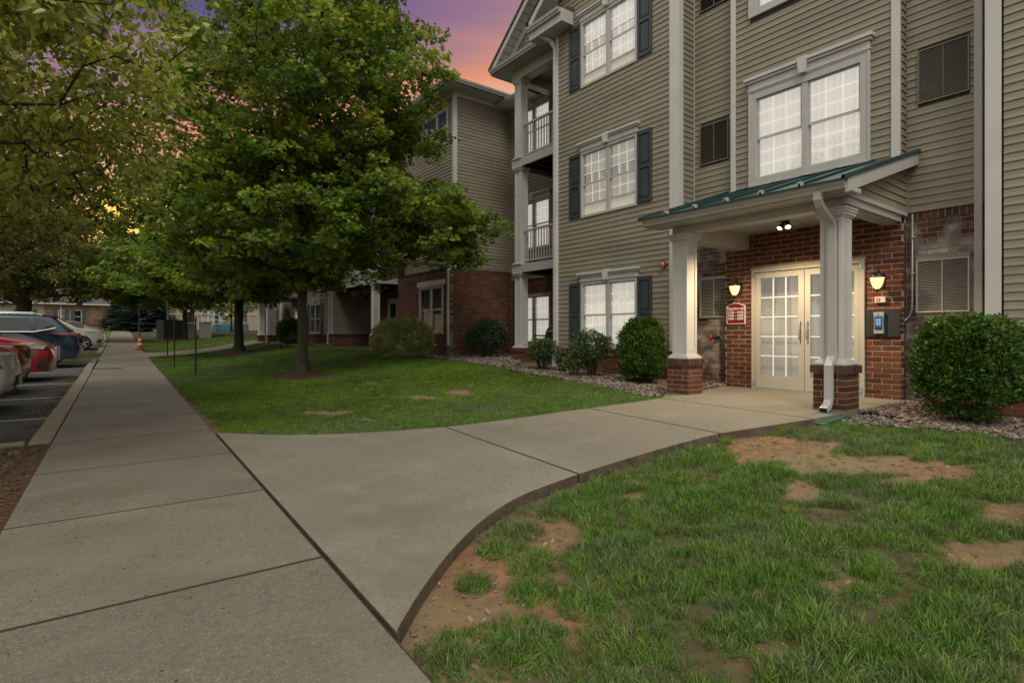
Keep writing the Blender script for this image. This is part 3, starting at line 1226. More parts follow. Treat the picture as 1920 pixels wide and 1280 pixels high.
def downspout(B, pts, w=.075, d=.055, name='downspout', m='trim_clean', nrm=(1, 0)):
    """rectangular pipe along pts; width across nrm"""
    pts = [Vector(p) for p in pts]
    side = Vector((-nrm[1], nrm[0], 0))
    vs = []
    for i, p in enumerate(pts):
        t = (pts[min(i + 1, len(pts) - 1)] - pts[max(i - 1, 0)]).normalized()
        nn = t.cross(side).normalized()
        for a, b in ((-1, -1), (1, -1), (1, 1), (-1, 1)):
            vs.append(p + side * (a * w / 2) + nn * (b * d / 2))
    fs = []
    for i in range(len(pts) - 1):
        for k in range(4):
            fs.append((i * 4 + k, i * 4 + (k + 1) % 4, (i + 1) * 4 + (k + 1) % 4, (i + 1) * 4 + k))
    fs.append((3, 2, 1, 0))
    mb = MB()
    mb.add(vs, fs)
    # dark mouth
    q = [Vector(v) for v in vs[-4:]]
    c = sum(q, Vector()) / 4
    mb.add([c + (p - c) * .86 for p in q], [(0, 1, 2, 3)], 1)
    t = (pts[-1] - pts[-2]).normalized()
    mb.v[-4:] = [tuple(Vector(p) + t * .002) for p in mb.v[-4:]]
    return mb.build(name, [M[m], M['louver_dark']], B, bevel=0)

# ------------------------------------------------------------------ the apartment building
B = empty('apartment_building', (0, 0, 0), 0, 'three storey apartment building with tan siding, red brick base and white trim along the walk', 'building')
RZ = PI / 2      # bricks on walls that face the walk lie along y


def facing_walk(x, dz=0, yo=0):
    return wallF(x, yo, 0, 1, -1, 0, dz)


def facing_camera(x, y, dz=0):
    return wallF(x, y, 1, 0, 0, -1, dz)


FL = 2.84


def corner_board(F, u0, u1, z0, z1, d=.028, name='corner_board'):
    mb = MB()
    mb.fbox(F, u0, u1, z0, z1, 0, d)
    return mb.build(name, M['trim'], B, bevel=.002)


def double_door(F, y0, y1, z0, z1, lit=True):
    mb = MB()
    t = .052
    for a, b, c, d in ((y0, y0 + t, z0, z1), (y1 - t, y1, z0, z1), (y0 + t, y1 - t, z1 - t, z1)):
        mb.fbox(F, a, b, c, d, -.10, .03)
    mb.fbox(F, y0 - .02, y1 + .02, z1, z1 + .018, 0, .045)
    fr = mb.build('door_frame', M['door_paint'], B, bevel=.003)
    mb = MB()
    mb.fbox(F, y0 + t, y1 - t, z0 - .004, z0 + .012, -.12, .05)
    mb.build('threshold', M['galv'], fr)
    mid = (y0 + y1) / 2
    for k, (a, b) in enumerate(((y0 + t + .004, mid - .004), (mid + .004, y1 - t - .004))):
        mb = MB()
        st, tr, br = .088, .10, .21
        za, zb = z0 + .018, z1 - t - .004
        for x in ((a, a + st, za, zb), (b - st, b, za, zb), (a + st, b - st, za, za + br), (a + st, b - st, zb - tr, zb)):
            mb.fbox(F, *x, -.045, .0)
        lf = mb.build('door', M['door_paint'], B, bevel=.003)
        p, q, r, s = a + st, b - st, za + br, zb - tr
        mb = MB()
        mb.quad(F(p, r, -.012), F(q, r, -.012), F(q, s, -.012), F(p, s, -.012))
        mb.build('pane', M['glass'], lf)
        mb = MB()
        g = .009
        for i in (1, 2):
            x = p + (q - p) * i / 3
            mb.fbox(F, x - g, x + g, r, s, -.030, -.018)
        for i in (1, 2, 3, 4):
            zz = r + (s - r) * i / 5
            mb.fbox(F, p, q, zz - g, zz + g, -.0305, -.0185)
        mb.build('muntin_grid', M['grid'], lf)
        # pull handle
        hy = a + .05 if k else b - .05
        mb = MB()
        hz = z0 + .84
        mb.tube([F(hy, hz, 0), F(hy, hz, .05), F(hy, hz + .03, .06), F(hy, hz + .23, .06), F(hy, hz + .26, .05), F(hy, hz + .26, 0)], .011, 6)
        mb.build('pull_handle', M['galv'], lf, smooth=True)
        mb = MB()
        for zz in (z0 + .06, z1 - .13):
            hx = (y0 + t - .01) if k == 0 else (y1 - t + .01)
            mb.fbox(F, hx - .018, hx + .018, zz, zz + .075, .012, .042)
        mb.build('pivot_hinge', M['galv'], lf)
    mb = MB()
    mb.fbox(F, y0 + .02, y1 + .9, z0, z1 + .1, -.42, -.40)
    sc = mb.build('lobby_partition', M['lobby'], B)
    mb = MB()
    for u, w in ((y0 + .55, .10), (y1 - .75, .12)):
        mb.fbox(F, u, u + w, z0, z1, -.36, -.30)
    mb.build('lobby_post', M['blind_lit'], sc)


def entry(Yo, dz, near):
    F2 = facing_walk(8.84, dz, Yo)
    F3 = facing_walk(9.02, dz, Yo)
    F1 = facing_walk(8.55, dz, Yo)
    zt = 10.4 if near else 9.3
    # ---- door wall
    brickwall(B, F2, 2.745, 5.387, .36, 2.965, [(3.187, 4.895, .36, 2.36)], single=near, rz=RZ, seed=3, name='door_wall')
    double_door(F2, 3.19, 4.892, .372, 2.355)
    # ---- bay above the porch
    wz = 3.75
    ops = [(3.127, 4.92, wz, wz + 1.56), (3.127, 4.92, wz + FL, wz + FL + 1.56)]
    siding(B, F2, 2.86, 5.18, 3.35, zt, ops, single=near, zmax_single=7.6)
    for k in (0, 1):
        window(B, F2, 3.127, 4.92, wz + FL * k, wz + FL * k + 1.56, 'lit' if near else 'dark', trim=.115, head=True, blind='vert', proud=.045, hh=.24)
    corner_board(F2, 5.18, 5.27, 3.3, zt)
    corner_board(F2, 2.75, 2.86, 3.3, zt)
    Fs = facing_camera(8.84, Yo + 2.75, dz)
    siding(B, Fs, .0, .17, 3.0, zt, [], single=False)
    Fb = facing_camera(8.845, Yo + 2.745, dz)
    brickwall(B, Fb, .0, .18, .36, 2.93, [], seed=5)
    # ---- wall between bay and left wing
    brickwall(B, F3, 5.30, 6.14, .36, 2.95, [(5.42, 5.995, 1.58, 2.30)], m='brick_lime', mortar='mortar_grey', seed=7)
    siding(B, F3, 5.28, 6.14, 2.95, zt, [(5.42, 5.995, 4.40, 5.12), (5.42, 5.995, 4.40 + FL, 5.12 + FL)], single=near, zmax_single=7.6)
    louver(B, F3, 5.42, 5.995, 1.58, 2.30)
    louver(B, F3, 5.42, 5.995, 4.40, 5.12, 'louver_tan', 'louver_tan')
    louver(B, F3, 5.42, 5.995, 4.40 + FL, 5.12 + FL, 'louver_tan', 'louver_tan')
    # ---- wall right of the bay
    brickwall(B, F3, 1.70, 2.75, .30, 2.95, [(2.04, 2.618, 1.57, 2.285)], m='brick_lime', mortar='mortar_grey', seed=9, soldier=1)
    siding(B, F3, 1.70, 2.74, 2.955, zt, [(2.04, 2.60, 4.42, 5.145)], single=near, zmax_single=7.4)
    louver(B, F3, 2.04, 2.618, 1.57, 2.285, 'louver', 'louver', 30)
    louver(B, F3, 2.04, 2.60, 4.42, 5.145, 'louver', 'louver_tan', 30)
    mb = MB()
    mb.fbox(F3, 1.905, 1.985, .95 - dz * 0, zt, .022, .075)
    mb.build('downspout', M['trim_clean'], B)
    # ---- right wing wall (nearest the camera)
    c0 = -3.2 if near else -2.0
    wops = [(-.585, .985, .97 + FL * k, 2.40 + FL * k) for k in range(3)]
    brickwall(B, F1, c0, 1.78, .20, .957, [], seed=11, cap=True)
    siding(B, F1, c0, 1.62, .96, zt, wops, single=near, zmax_single=7.3)
    corner_board(F1, 1.64, 1.79, .96, zt, .03)
    for k in range(3):
        window(B, F1, -.585, .985, .97 + FL * k, 2.40 + FL * k, 'lit' if near else 'dark', shutters=True, raised=0)
    Fr = wallF(8.55, Yo + 1.78, 1, 0, 0, 1, dz)
    backing('return_wall', Fr, 0, .5, .2, zt, [], M['siding'], B, d0=-.05)
    # ---- left wing wall
    e1 = 9.43
    wy0, wy1 = 7.09, 8.66
    wops = [(wy0, wy1, .97 + FL * k, 2.40 + FL * k) for k in range(3)]
    brickwall(B, F1, 6.14, e1, .30, .957, [], seed=13, cap=True, m='brick')
    gb = (lambda z: 9.96 - (z - 8.45) / .79) if near else None
    siding(B, F1, 6.33, e1 - .02, .96, zt, wops, single=near, zmax_single=8.4, clip=gb)
    corner_board(F1, 6.14, 6.33, .96, zt, .03)
    corner_board(F1, e1 - .03, e1 + .06, .96, 8.3, .02)
    for k in range(3):
        window(B, F1, wy0, wy1, .97 + FL * k, 2.40 + FL * k, ('mid' if k == 1 else 'lit') if near else 'dark', raised=.22 if k else 0, shutters=True, blind='horiz' if k == 0 else 'vert')
    Fr = facing_camera(8.55, Yo + 6.14, dz)
    corner_board(Fr, -.03, .10, .96, zt, .028)
    siding(B, Fr, .10, .47, 2.6, zt, [], single=False)
    brickwall(B, Fr, 0, .47, .30, 2.6, [], m='brick_lime', mortar='mortar_grey', seed=15)
    mb = MB()
    mb.box((9.0, Yo + 6.12, 2.6 + dz), (9.03, Yo + 6.145, zt + dz))
    mb.build('inner_corner_trim', M['trim'], B)
    # ---- canopy
    zg = 3.01 + dz
    roofz = lambda x: zg + .015 + (x - 6.64) * .321
    rp = empty('canopy_roof', (0, 0, 0))
    rp.parent = B
    ys = [2.60 + Yo + i * .475 for i in range(7)]
    for i in range(6):
        mb = MB()
        a, b = ys[i], ys[i + 1]
        P = [(6.60, roofz(6.60)), (9.02, roofz(9.02))]
        for yy0, yy1, up in ((a, b, 0), (a - .012, a + .012, .034)):
            mb.add([(P[0][0], yy0, P[0][1] - .012), (P[1][0], yy0, P[1][1] - .012), (P[1][0], yy1, P[1][1] - .012), (P[0][0], yy1, P[0][1] - .012),
                    (P[0][0], yy0, P[0][1] + up), (P[1][0], yy0, P[1][1] + up), (P[1][0], yy1, P[1][1] + up), (P[0][0], yy1, P[0][1] + up)],
                   [(0, 3, 2, 1), (4, 5, 6, 7), (0, 1, 5, 4), (1, 2, 6, 5), (2, 3, 7, 6), (3, 0, 4, 7)])
        mb.build('roof_panel', M['roof_teal'], rp)
        if i:
            mb = MB()
            mb.box((6.60, a - .022, roofz(6.6) + .002), (6.66, a + .022, roofz(6.6) + .055))
            mb.build('seam_stop', mat('cream_stop', (.45, .42, .28), .6) if 'cream_stop' not in bpy.data.materials else bpy.data.materials['cream_stop'], rp)
    ya, yb = 2.60 + Yo, 5.45 + Yo
    # flashing at the wall, rake boards
    for y0, y1 in ((ya - .03, ya + .02), (yb - .02, yb + .03)):
        mb = MB()
        mb.add([(6.60, y0, roofz(6.6) - .02), (9.02, y0, roofz(9.02) - .02), (9.02, y1, roofz(9.02) - .02), (6.60, y1, roofz(6.6) - .02),
                (6.60, y0, roofz(6.6) + .03), (9.02, y0, roofz(9.02) + .03), (9.02, y1, roofz(9.02) + .03), (6.60, y1, roofz(6.6) + .03)],
               [(0, 3, 2, 1), (4, 5, 6, 7), (0, 1, 5, 4), (1, 2, 6, 5), (2, 3, 7, 6), (3, 0, 4, 7)])
        mb.build('rake_trim', M['roof_teal'], rp)
    for y0, y1 in ((ya - .012, ya + .02), (yb - .02, yb + .012)):
        mb = MB()
        x0, x1 = 6.70, 9.0
        h = .155
        mb.add([(x0, y0, roofz(x0) - .02 - h), (x1, y0, roofz(x1) - .02 - h), (x1, y1, roofz(x1) - .02 - h), (x0, y1, roofz(x0) - .02 - h),
                (x0, y0, roofz(x0) - .021), (x1, y0, roofz(x1) - .021), (x1, y1, roofz(x1) - .021), (x0, y1, roofz(x0) - .021)],
               [(0, 3, 2, 1), (4, 5, 6, 7), (0, 1, 5, 4), (1, 2, 6, 5), (2, 3, 7, 6), (3, 0, 4, 7)])
        mb.box((6.74, y0 + .002, zg - .11), (7.06, y1 - .002, zg - .06))
        mb.build('rake_board', M['trim_clean'], rp)
    gutter_run(rp, (6.74, ya + .01), (6.74, yb - .01), -1, 0, zg, h=.095, w=.10, name='gutter')
    mb = MB()
    mb.box((6.742, ya + .02, zg - .10), (6.765, yb - .02, zg))
    mb.build('fascia', M['trim_clean'], rp)
    # eave soffit and porch ceiling, board by board, with vent holes
    hole = M['louver_dark']
    y = ya + .03
    while y < yb - .05:
        mb = MB()
        mb.box((6.765, y, zg - .105), (7.12, min(y + .072, yb - .02), zg - .095))
        for xx in (7.02, 7.06):
            mb.box((xx, y + .028, zg - .1065), (xx + .02, y + .040, zg - .1048), 1)
        mb.build('soffit_board', [M['trim_clean'], hole], rp)
        y += .078
    y = 2.98 + Yo
    while y < 4.95 + Yo:
        mb = MB()
        mb.box((7.33, y, 2.958 + dz), (8.845, y + .082, 2.968 + dz))
        mb.build('ceiling_board', M['trim_clean'], rp)
        y += .088
    mb = MB()
    mb.box((7.1, 2.8 + Yo, 2.972 + dz), (8.83, 5.2 + Yo, 2.99 + dz))
    mb.build('ceiling_deck', M['joint'], rp)
    mb = MB()
    for bx in (((7.105, 2.795 + Yo, 2.80 + dz), (7.335, 5.22 + Yo, 2.912 + dz)),
               ((7.337, 2.797 + Yo, 2.802 + dz), (8.98, 2.98 + Yo, 2.985 + dz)),
               ((7.337, 4.95 + Yo, 2.70 + dz), (9.00, 5.22 + Yo, 2.985 + dz))):
        mb.box(*bx)
    mb.build('porch_beam', M['trim_clean'], B, bevel=.003)
    mb = MB()
    mb.box((7.10, 2.715 + Yo, 2.905 + dz), (8.99, 2.795 + Yo, 2.955 + dz))
    mb.box((7.08, 2.745 + Yo, 2.82 + dz), (9.0, 2.793 + Yo, 2.904 + dz))
    mb.build('beam_fascia', M['trim_clean'], B)
    Fg = wallF(9.00, 2.735 + Yo, -1, 0, 0, -1, dz)
    xa = lambda z: 9.00 - (6.64 + (z - 3.01 + .10) / .321)
    siding(B, Fg, 0, 1.93, 2.957, 3.65, [], single=near, clip=xa, name='gable_wall')
    mb = MB()
    mb.box((8.985, 2.70 + Yo, 2.95 + dz), (9.01, 2.733 + Yo, 3.66 + dz))
    mb.build('inner_corner_trim', M['siding'], B)
    # ---- columns on brick pedestals
    for yy in (4.905, 2.745):
        pedestal(B, 7.05, yy + Yo, .375 + dz, .905 + dz, near)
        column(B, 7.107, yy + .0575 + Yo, .905 + dz, 2.80 + dz)
    # ---- downspout of the canopy
    y = 2.905 + Yo
    downspout(B, [(6.69, y, 2.93 + dz), (6.69, y, 2.84 + dz), (6.73, y, 2.78 + dz), (7.03, y, 2.62 + dz), (7.068, y, 2.55 + dz), (7.068, y, 1.02 + dz), (6.975, y, .90 + dz), (6.975, y, .50 + dz), (6.94, y, .43 + dz), (6.83, y, .385 + dz)], w=.085, d=.06)


entry(0, 0, True)
entry(26.5, .32, False)


def recess(Y0, Y1, dz, colx, coly, near):
    """set-back wall with balconies between two wings"""
    F5 = facing_walk(10.57, dz)
    if near:
        wn_ = [(11.97, 13.5)]
    else:
        wn_ = [(18.6, 20.1)]
    wops = [(a, b, .97 + FL * k, 2.45 + FL * k) for a, b in wn_ for k in range(3)]
    dop = [] if near else [(22.0, 22.95, .5, 2.5)]
    brickwall(B, F5, Y0, Y1, .30, 2.95, wops + dop, m='brick', seed=21, soldier=1, mortar='mortar_grey')
    siding(B, F5, Y0, Y1, 2.955, 8.35, wops, single=False)
    for k in range(3):
        for a, b in wn_:
            window(B, F5, a, b, .97 + FL * k, 2.45 + FL * k, 'lit' if near else 'dark', blind='horiz' if k == 0 else 'vert', head=k > 0)
    if not near:
        mb = MB()
        mb.fbox(F5, 22.0, 22.95, .5, 2.5, -.05, -.02)
        for x in ((22.0, 22.1, .5, 2.5), (22.85, 22.95, .5, 2.5), (22.1, 22.85, 2.4, 2.5)):
            mb.fbox(F5, *x, -.02, .03)
        mb.build('patio_door', M['trim_clean'], B)
        mb = MB()
        mb.fbox(F5, 22.2, 22.75, .9, 2.3, -.02, -.01)
        mb.build('pane', M['car_glass'], B)
    ye = coly + .36
    for k in (1, 2):
        zt = .30 + FL * k + dz
        y0 = Y0 + .02 if near else coly - .25
        y1 = ye if near else Y1 - .02
        bal = MB()
        bal.box((colx - .02, y0, zt - .215), (colx + .03, y1, zt))
        yy = y1 - .05 if near else y0
        bal.box((colx + .03, yy, zt - .215), (10.56, yy + .05, zt))
        bo = bal.build('balcony', M['trim_clean'], B)
        mb = MB()
        y = y0 + .1
        while y < y1 - .1:
            mb.box((colx + .03, y, zt - .20), (10.56, y + .045, zt - .035))
            y += .40
        mb.build('joist', M['timber'], bo, kind='stuff')
        x = colx
        while x < 10.5:
            mb = MB()
            mb.box((x, y0 + .02, zt - .03), (x + .132, y1 - .02, zt - .002))
            mb.build('deck_board', M['timber'], bo)
            x += .138
        # railing
        r0, r1 = (y0 + .02, coly - .01) if near else (coly + .27, y1)
        mb = MB()
        mb.box((colx + .09, r0, zt + .88), (colx + .15, r1, zt + .93))
        mb.box((colx + .10, r0, zt + .08), (colx + .14, r1, zt + .12))
        ro = mb.build('rail', M['trim_clean'], bo)
        y = r0 + .05
        while y < r1:
            mb = MB()
            mb.box((colx + .108, y, zt + .10), (colx + .132, y + .024, zt + .88))
            mb.build('baluster', M['trim_clean'], bo)
            y += .108
        mb = MB()
        for yy in (r0 + .42,):
            mb.box((colx + .09, yy, zt), (colx + .145, yy + .055, zt + .88))
        mb.build('rail_post', M['trim_clean'], bo)
    z = .905 + dz
    pedestal(B, colx - .06, coly - .06, .40 + dz, z, False)
    for k in range(3):
        z1 = (.30 + FL * (k + 1) - .215 + dz) if k < 2 else 8.12 + dz
        column(B, colx, coly, z, z1)
        z = .30 + FL * (k + 1) + dz + .001
    # top beam and boxed ceiling
    y0, y1 = (Y0 + .02, ye) if near else (coly - .25, Y1 - .02)
    mb = MB()
    mb.box((colx - .02, y0, 8.12 + dz), (colx + .27, y1, 8.38 + dz))
    mb.box((colx + .272, (y1 - .26) if near else y0, 8.121 + dz), (10.56, y1 if near else y0 + .26, 8.379 + dz))
    mb.build('porch_beam', M['trim_clean'], B, bevel=.004)
    mb = MB()
    mb.box((colx + .2, y0, 8.385 + dz), (10.56, y1, 8.40 + dz))
    mb.build('ceiling_deck', M['trim'], B)


recess(9.43, 13.95, 0, 9.12, 11.54, True)
recess(17.2, 24.5, .32, 8.72, 20.25, False)

# ---- far return wall of the next wing: brick below, siding above
Fr = facing_camera(8.27, 13.80)
brickwall(B, Fr, 0, 2.3, .45, 3.20, [], m='brick', seed=31, soldier=1, mortar='mortar_grey')
Fr2 = facing_camera(8.50, 13.92)
siding(B, Fr2, .09, 2.07, 3.20, 8.42, [], single=True)
corner_board(Fr2, -.02, .09, 3.2, 8.42)
Fl = facing_walk(8.27)
brickwall(B, Fl, 13.80, 17.2, .5, 3.20, [(14.14, 15.62, 1.29, 2.74)], m='brick', seed=33, soldier=1, mortar='mortar_grey')
window(B, Fl, 14.14, 15.62, 1.29, 2.74, 'dark', head=False, trim=.07, blind='vert')
mb = MB()
mb.fbox(Fl, 14.05, 15.71, 2.74, 2.90, 0, .05)
mb.build('head_trim', M['trim'], B)
Fl2 = facing_walk(8.50)
lops = [(14.25, 15.6, 4.15, 5.58), (14.25, 15.6, 6.99, 8.10)]
siding(B, Fl2, 14.0, 17.2, 3.20, 8.42, lops, single=False)
for o_ in lops:
    window(B, Fl2, *o_, 'dark', head=False, trim=.07)
corner_board(Fl2, 13.91, 14.0, 3.2, 8.42)
mb = MB()
mb.box((8.26, 13.79, 3.2), (8.5, 17.2, 3.215))
mb.box((8.26, 13.79, 3.2), (10.5, 13.93, 3.215))
mb.build('sill_flashing', M['brick_cap'], B)
downspout(B, [(8.45, 13.86, 3.35), (8.36, 13.80, 3.24), (8.20, 13.76, 3.14), (8.20, 13.76, .60)], w=.07, d=.06, m='trim')
downspout(B, [(8.20, 13.76, .95), (8.17, 13.75, .60)], w=.10, d=.09, m='splash')
# far wing return (siding over low brick)
Fm = facing_camera(8.52, 24.5, .32)
brickwall(B, Fm, 0, 2.1, .2, .96, [], m='brick', seed=35, cap=True, mortar='mortar_grey')
siding(B, Fm, .09, 2.06, .96, 8.4, [], single=False)
corner_board(Fm, -.02, .09, .96, 8.4)
downspout(B, [(8.47, 24.60, 8.4), (8.47, 24.60, 1.35), (8.40, 24.58, 1.25), (8.40, 24.58, .7)], m='trim')
Fn = wallF(8.27, 17.2, 1, 0, 0, 1)
backing('return_wall', Fn, 0, 2.3, .5, 8.4, [], M['brick_cap'], B, d0=-.05)
backing('return_wall', wallF(8.55, 9.43, 1, 0, 0, 1), 0, 2.0, .3, 8.3, [], M['siding'], B, d0=-.06)

# ---- eaves and roofs
gutter_run(B, (8.05, 13.40), (10.55, 13.40), 0, -1, 8.56, h=.11, w=.11)
gutter_run(B, (8.05, 13.40), (8.05, 17.5), -1, 0, 8.56, h=.11, w=.11)
mb = MB()
y = 8.06
x = 8.06
while x < 10.5:
    mb.box((x, 13.41, 8.425), (x + .093, 13.93, 8.435))
    x += .098
y = 13.95
while y < 17.4:
    mb.box((8.06, y, 8.425), (8.5, y + .093, 8.435))
    y += .098
mb.build('soffit', M['trim_clean'], B, kind='stuff')
mb = MB()
mb.box((8.49, 13.895, 8.32), (10.56, 13.92, 8.424))
mb.box((8.47, 13.895, 8.32), (8.498, 17.2, 8.424))
mb.build('frieze_board', M['trim'], B)


def roof_poly(pts, th=.10, m='shingle', name='roof'):
    mb = MB()
    n = len(pts)
    mb.add([(x, y, z - th) for x, y, z in pts] + list(pts), [tuple(range(n - 1, -1, -1)), tuple(range(n, 2 * n))] + [(i, (i + 1) % n, n + (i + 1) % n, n + i) for i in range(n)])
    return mb.build(name, M[m], B)


# next wing: low hip over the eaves
roof_poly([(8.04, 13.39, 8.59), (13.5, 13.39 + 3.0, 10.2), (13.5, 17.6, 10.2), (8.04, 17.6, 8.59)])
roof_poly([(8.05, 13.385, 8.585), (16.0, 13.385, 8.585), (16, 16.4, 10.19), (13.5, 16.38, 10.19)])
# cross gable on the roof behind
mb = MB()
mb.add([(9.3, 15.2, 8.75), (9.3, 13.6, 8.85), (9.3, 11.6, 9.75), (9.3, 11.6, 9.9), (9.3, 13.6, 9.02), (9.3, 15.2, 8.9)], [(0, 1, 4, 5), (1, 2, 3, 4)])
# gable over the balconies
FA = facing_walk(8.72)


def rake(F, y0, z0, y1, z1, w=.17, d=.35, under=True):
    mb = MB()
    mb.add([F(y0, z0, 0), F(y1, z1, 0), F(y1, z1 + w, 0), F(y0, z0 + w, 0), F(y0, z0, -.02), F(y1, z1, -.02), F(y1, z1 + w, -.02), F(y0, z0 + w, -.02)],
           [(0, 1, 2, 3), (7, 6, 5, 4), (0, 4, 5, 1), (2, 6, 7, 3), (0, 3, 7, 4), (1, 5, 6, 2)])
    mb.build('rake_board', M['trim_clean'], B)
    mb = MB()
    n = 26
    for i in range(n):
        t0, t1 = i / n, (i + .93) / n
        a = (y0 + (y1 - y0) * t0, z0 + (z1 - z0) * t0)
        b = (y0 + (y1 - y0) * t1, z0 + (z1 - z0) * t1)
        mb.add([F(a[0], a[1] + .03, -.02), F(b[0], b[1] + .03, -.02), F(b[0], b[1] + .03, -d), F(a[0], a[1] + .03, -d)], [(0, 1, 2, 3)])
    mb.build('rake_soffit', M['trim_clean'], B, kind='stuff')
    mb = MB()
    mb.add([F(y0 + .1, z0 + w - .06, .03), F(y1, z1 + w + .01, .03), F(y1, z1 + w + .07, .03), F(y0 + .1, z0 + w, .03),
            F(y0 + .1, z0 + w - .06, -2.5), F(y1, z1 + w + .01, -2.5), F(y1, z1 + w + .07, -2.5), F(y0 + .1, z0 + w, -2.5)],
           [(0, 1, 2, 3), (7, 6, 5, 4), (0, 4, 5, 1), (2, 6, 7, 3), (0, 3, 7, 4), (1, 5, 6, 2)])
    mb.build('roof', M['shingle'], B)


rake(FA, 12.35, 8.40, 7.9, 11.90)
FB = facing_walk(8.14)
rake(FB, 10.0, 8.42, 7.9, 10.08, d=.41)
siding(B, facing_walk(9.06), 9.2, 12.0, 8.5, 10.8, [], single=False, clip=lambda z: 12.35 - (z - 8.36) / .79, name='gable_wall')
mb = MB()
mb.add([(9.04, 9.3, 10.65), (9.04, 12.05, 8.5), (9.04, 12.05, 8.66), (9.04, 9.3, 10.83), (9.0, 9.3, 10.65), (9.0, 12.05, 8.5), (9.0, 12.05, 8.66), (9.0, 9.3, 10.83)],
       [(3, 2, 1, 0), (4, 5, 6, 7), (0, 1, 5, 4), (2, 3, 7, 6)])
mb.build('rake_board', M['trim'], B)
# balcony eave: gutter, soffit boards
gutter_run(B, (8.76, 9.3), (8.76, 12.36), -1, 0, 8.50, h=.11, w=.11)
mb = MB()
y = 9.3
while y < 12.3:
    mb.box((8.77, y, 8.372), (9.12, y + .088, 8.380))
    y += .092
mb.build('soffit', M['trim_clean'], B, kind='stuff')
mb = MB()
mb.box((8.74, 12.33, 8.36), (9.6, 12.36, 8.50))
mb.box((8.77, 9.2, 8.385), (9.6, 12.33, 8.46))
mb.build('fascia', M['trim_clean'], B)
mb = MB()
mb.box((9.38, 11.94, 8.375), (10.56, 12.33, 8.384))
mb.build('soffit', M['trim_clean'], B)
# cornice return on the wing
mb = MB()
mb.box((8.16, 8.88, 8.14), (8.52, 10.0, 8.42))
mb.add([(8.16, 8.88, 8.42), (8.16, 10.0, 8.42), (8.54, 10.0, 8.56), (8.54, 8.88, 8.56), (8.54, 10, 8.42), (8.54, 8.88, 8.42)], [(0, 3, 2, 1), (0, 5, 3), (1, 2, 4)], 1)
mb.build('cornice_return', [M['trim_clean'], M['shingle']], B, bevel=.004)
gutter_run(B, (8.16, 8.90), (8.16, 10.02), -1, 0, 8.43, h=.11, w=.10)
downspout(B, [(8.20, 9.80, 8.30), (8.20, 9.75, 8.20), (8.42, 9.52, 8.02), (8.50, 9.47, 7.85), (8.50, 9.47, 1.05), (8.44, 9.44, .92), (8.44, 9.44, .42)], w=.08, d=.06, m='trim')
# eave of the recessed wall
gutter_run(B, (10.05, 12.35), (10.05, 13.9), -1, 0, 8.42, h=.11, w=.11)
mb = MB()
mb.box((10.06, 12.34, 8.30), (10.56, 13.9, 8.31))
mb.box((10.545, 11.9, 8.18), (10.565, 13.9, 8.30))
mb.build('soffit', M['trim_clean'], B)
roof_poly([(10.0, 11.9, 8.45), (10.0, 13.9, 8.45), (13.0, 13.9, 9.6), (13.0, 11.9, 9.6)])
# main roofs
roof_poly([(8.6, -4, 8.7 + 2), (8.6, 6.0, 8.7 + 2), (14, 6.0, 12.6), (14, -4, 12.6)])
roof_poly([(8.2, 24.2, 8.9), (8.2, 40, 8.9), (14, 40, 11.5), (14, 24.2, 11.5)])
roof_poly([(8.3, 19.6, 8.85), (8.3, 24.6, 8.85), (13, 24.6, 10.5), (13, 19.6, 10.5)])
roof_poly([(10.1, 17.2, 8.85), (10.1, 19.8, 8.85), (13, 19.8, 10), (13, 17.2, 10)])
mb = MB()       # body of the building behind the walls
mb.box((10.7, -3.2, .1), (16, 40, 8.3))
mb.box((9.35, -3.2, .1), (16, 9.3, 8.6))
mb.box((9.35, 24.6, .1), (16, 40, 8.6))
mb.box((9.10, 36.2, .5), (9.34, 40, 8.6))
mb.build('inner_core', M['siding_dark'], B)

# camera pods under the balcony
for yy in (11.35, 11.0):
    mb = MB()
    mb.box((10.38, yy, 5.86), (10.55, yy + .10, 5.96))
    mb.tube([(10.40, yy + .05, 5.86), (10.36, yy + .05, 5.80)], .03, 8)
    mb.build('camera_pod', M['trim_clean'], B)

# fix the base of the building object and keep the parts where they are
bpy.context.view_layer.update()
B.location = (8.8, 8.0, .35)
for c in B.children:
    c.matrix_parent_inverse = Matrix.Translation((-8.8, -8.0, -.35))

# ------------------------------------------------------------------ plants
def rv(r=1):
    while True:
        v = Vector((random.uniform(-1, 1), random.uniform(-1, 1), random.uniform(-1, 1)))
        if .01 < v.length < 1:
            return v * r


MAPLE = [(0, -.5), (.20, -.32), (.52, -.22), (.36, .0), (.62, .32), (.30, .28), (.16, .40), (0, .80), (-.16, .40), (-.30, .28), (-.62, .32), (-.36, .0), (-.52, -.22), (-.20, -.32)]
OVAL = [(0, -.5), (.24, -.28), (.30, .02), (.18, .34), (0, .62), (-.18, .34), (-.30, .02), (-.24, -.28)]
SMALL = [(0, -.5), (.28, -.1), (.2, .3), (0, .5), (-.2, .3), (-.28, -.1)]


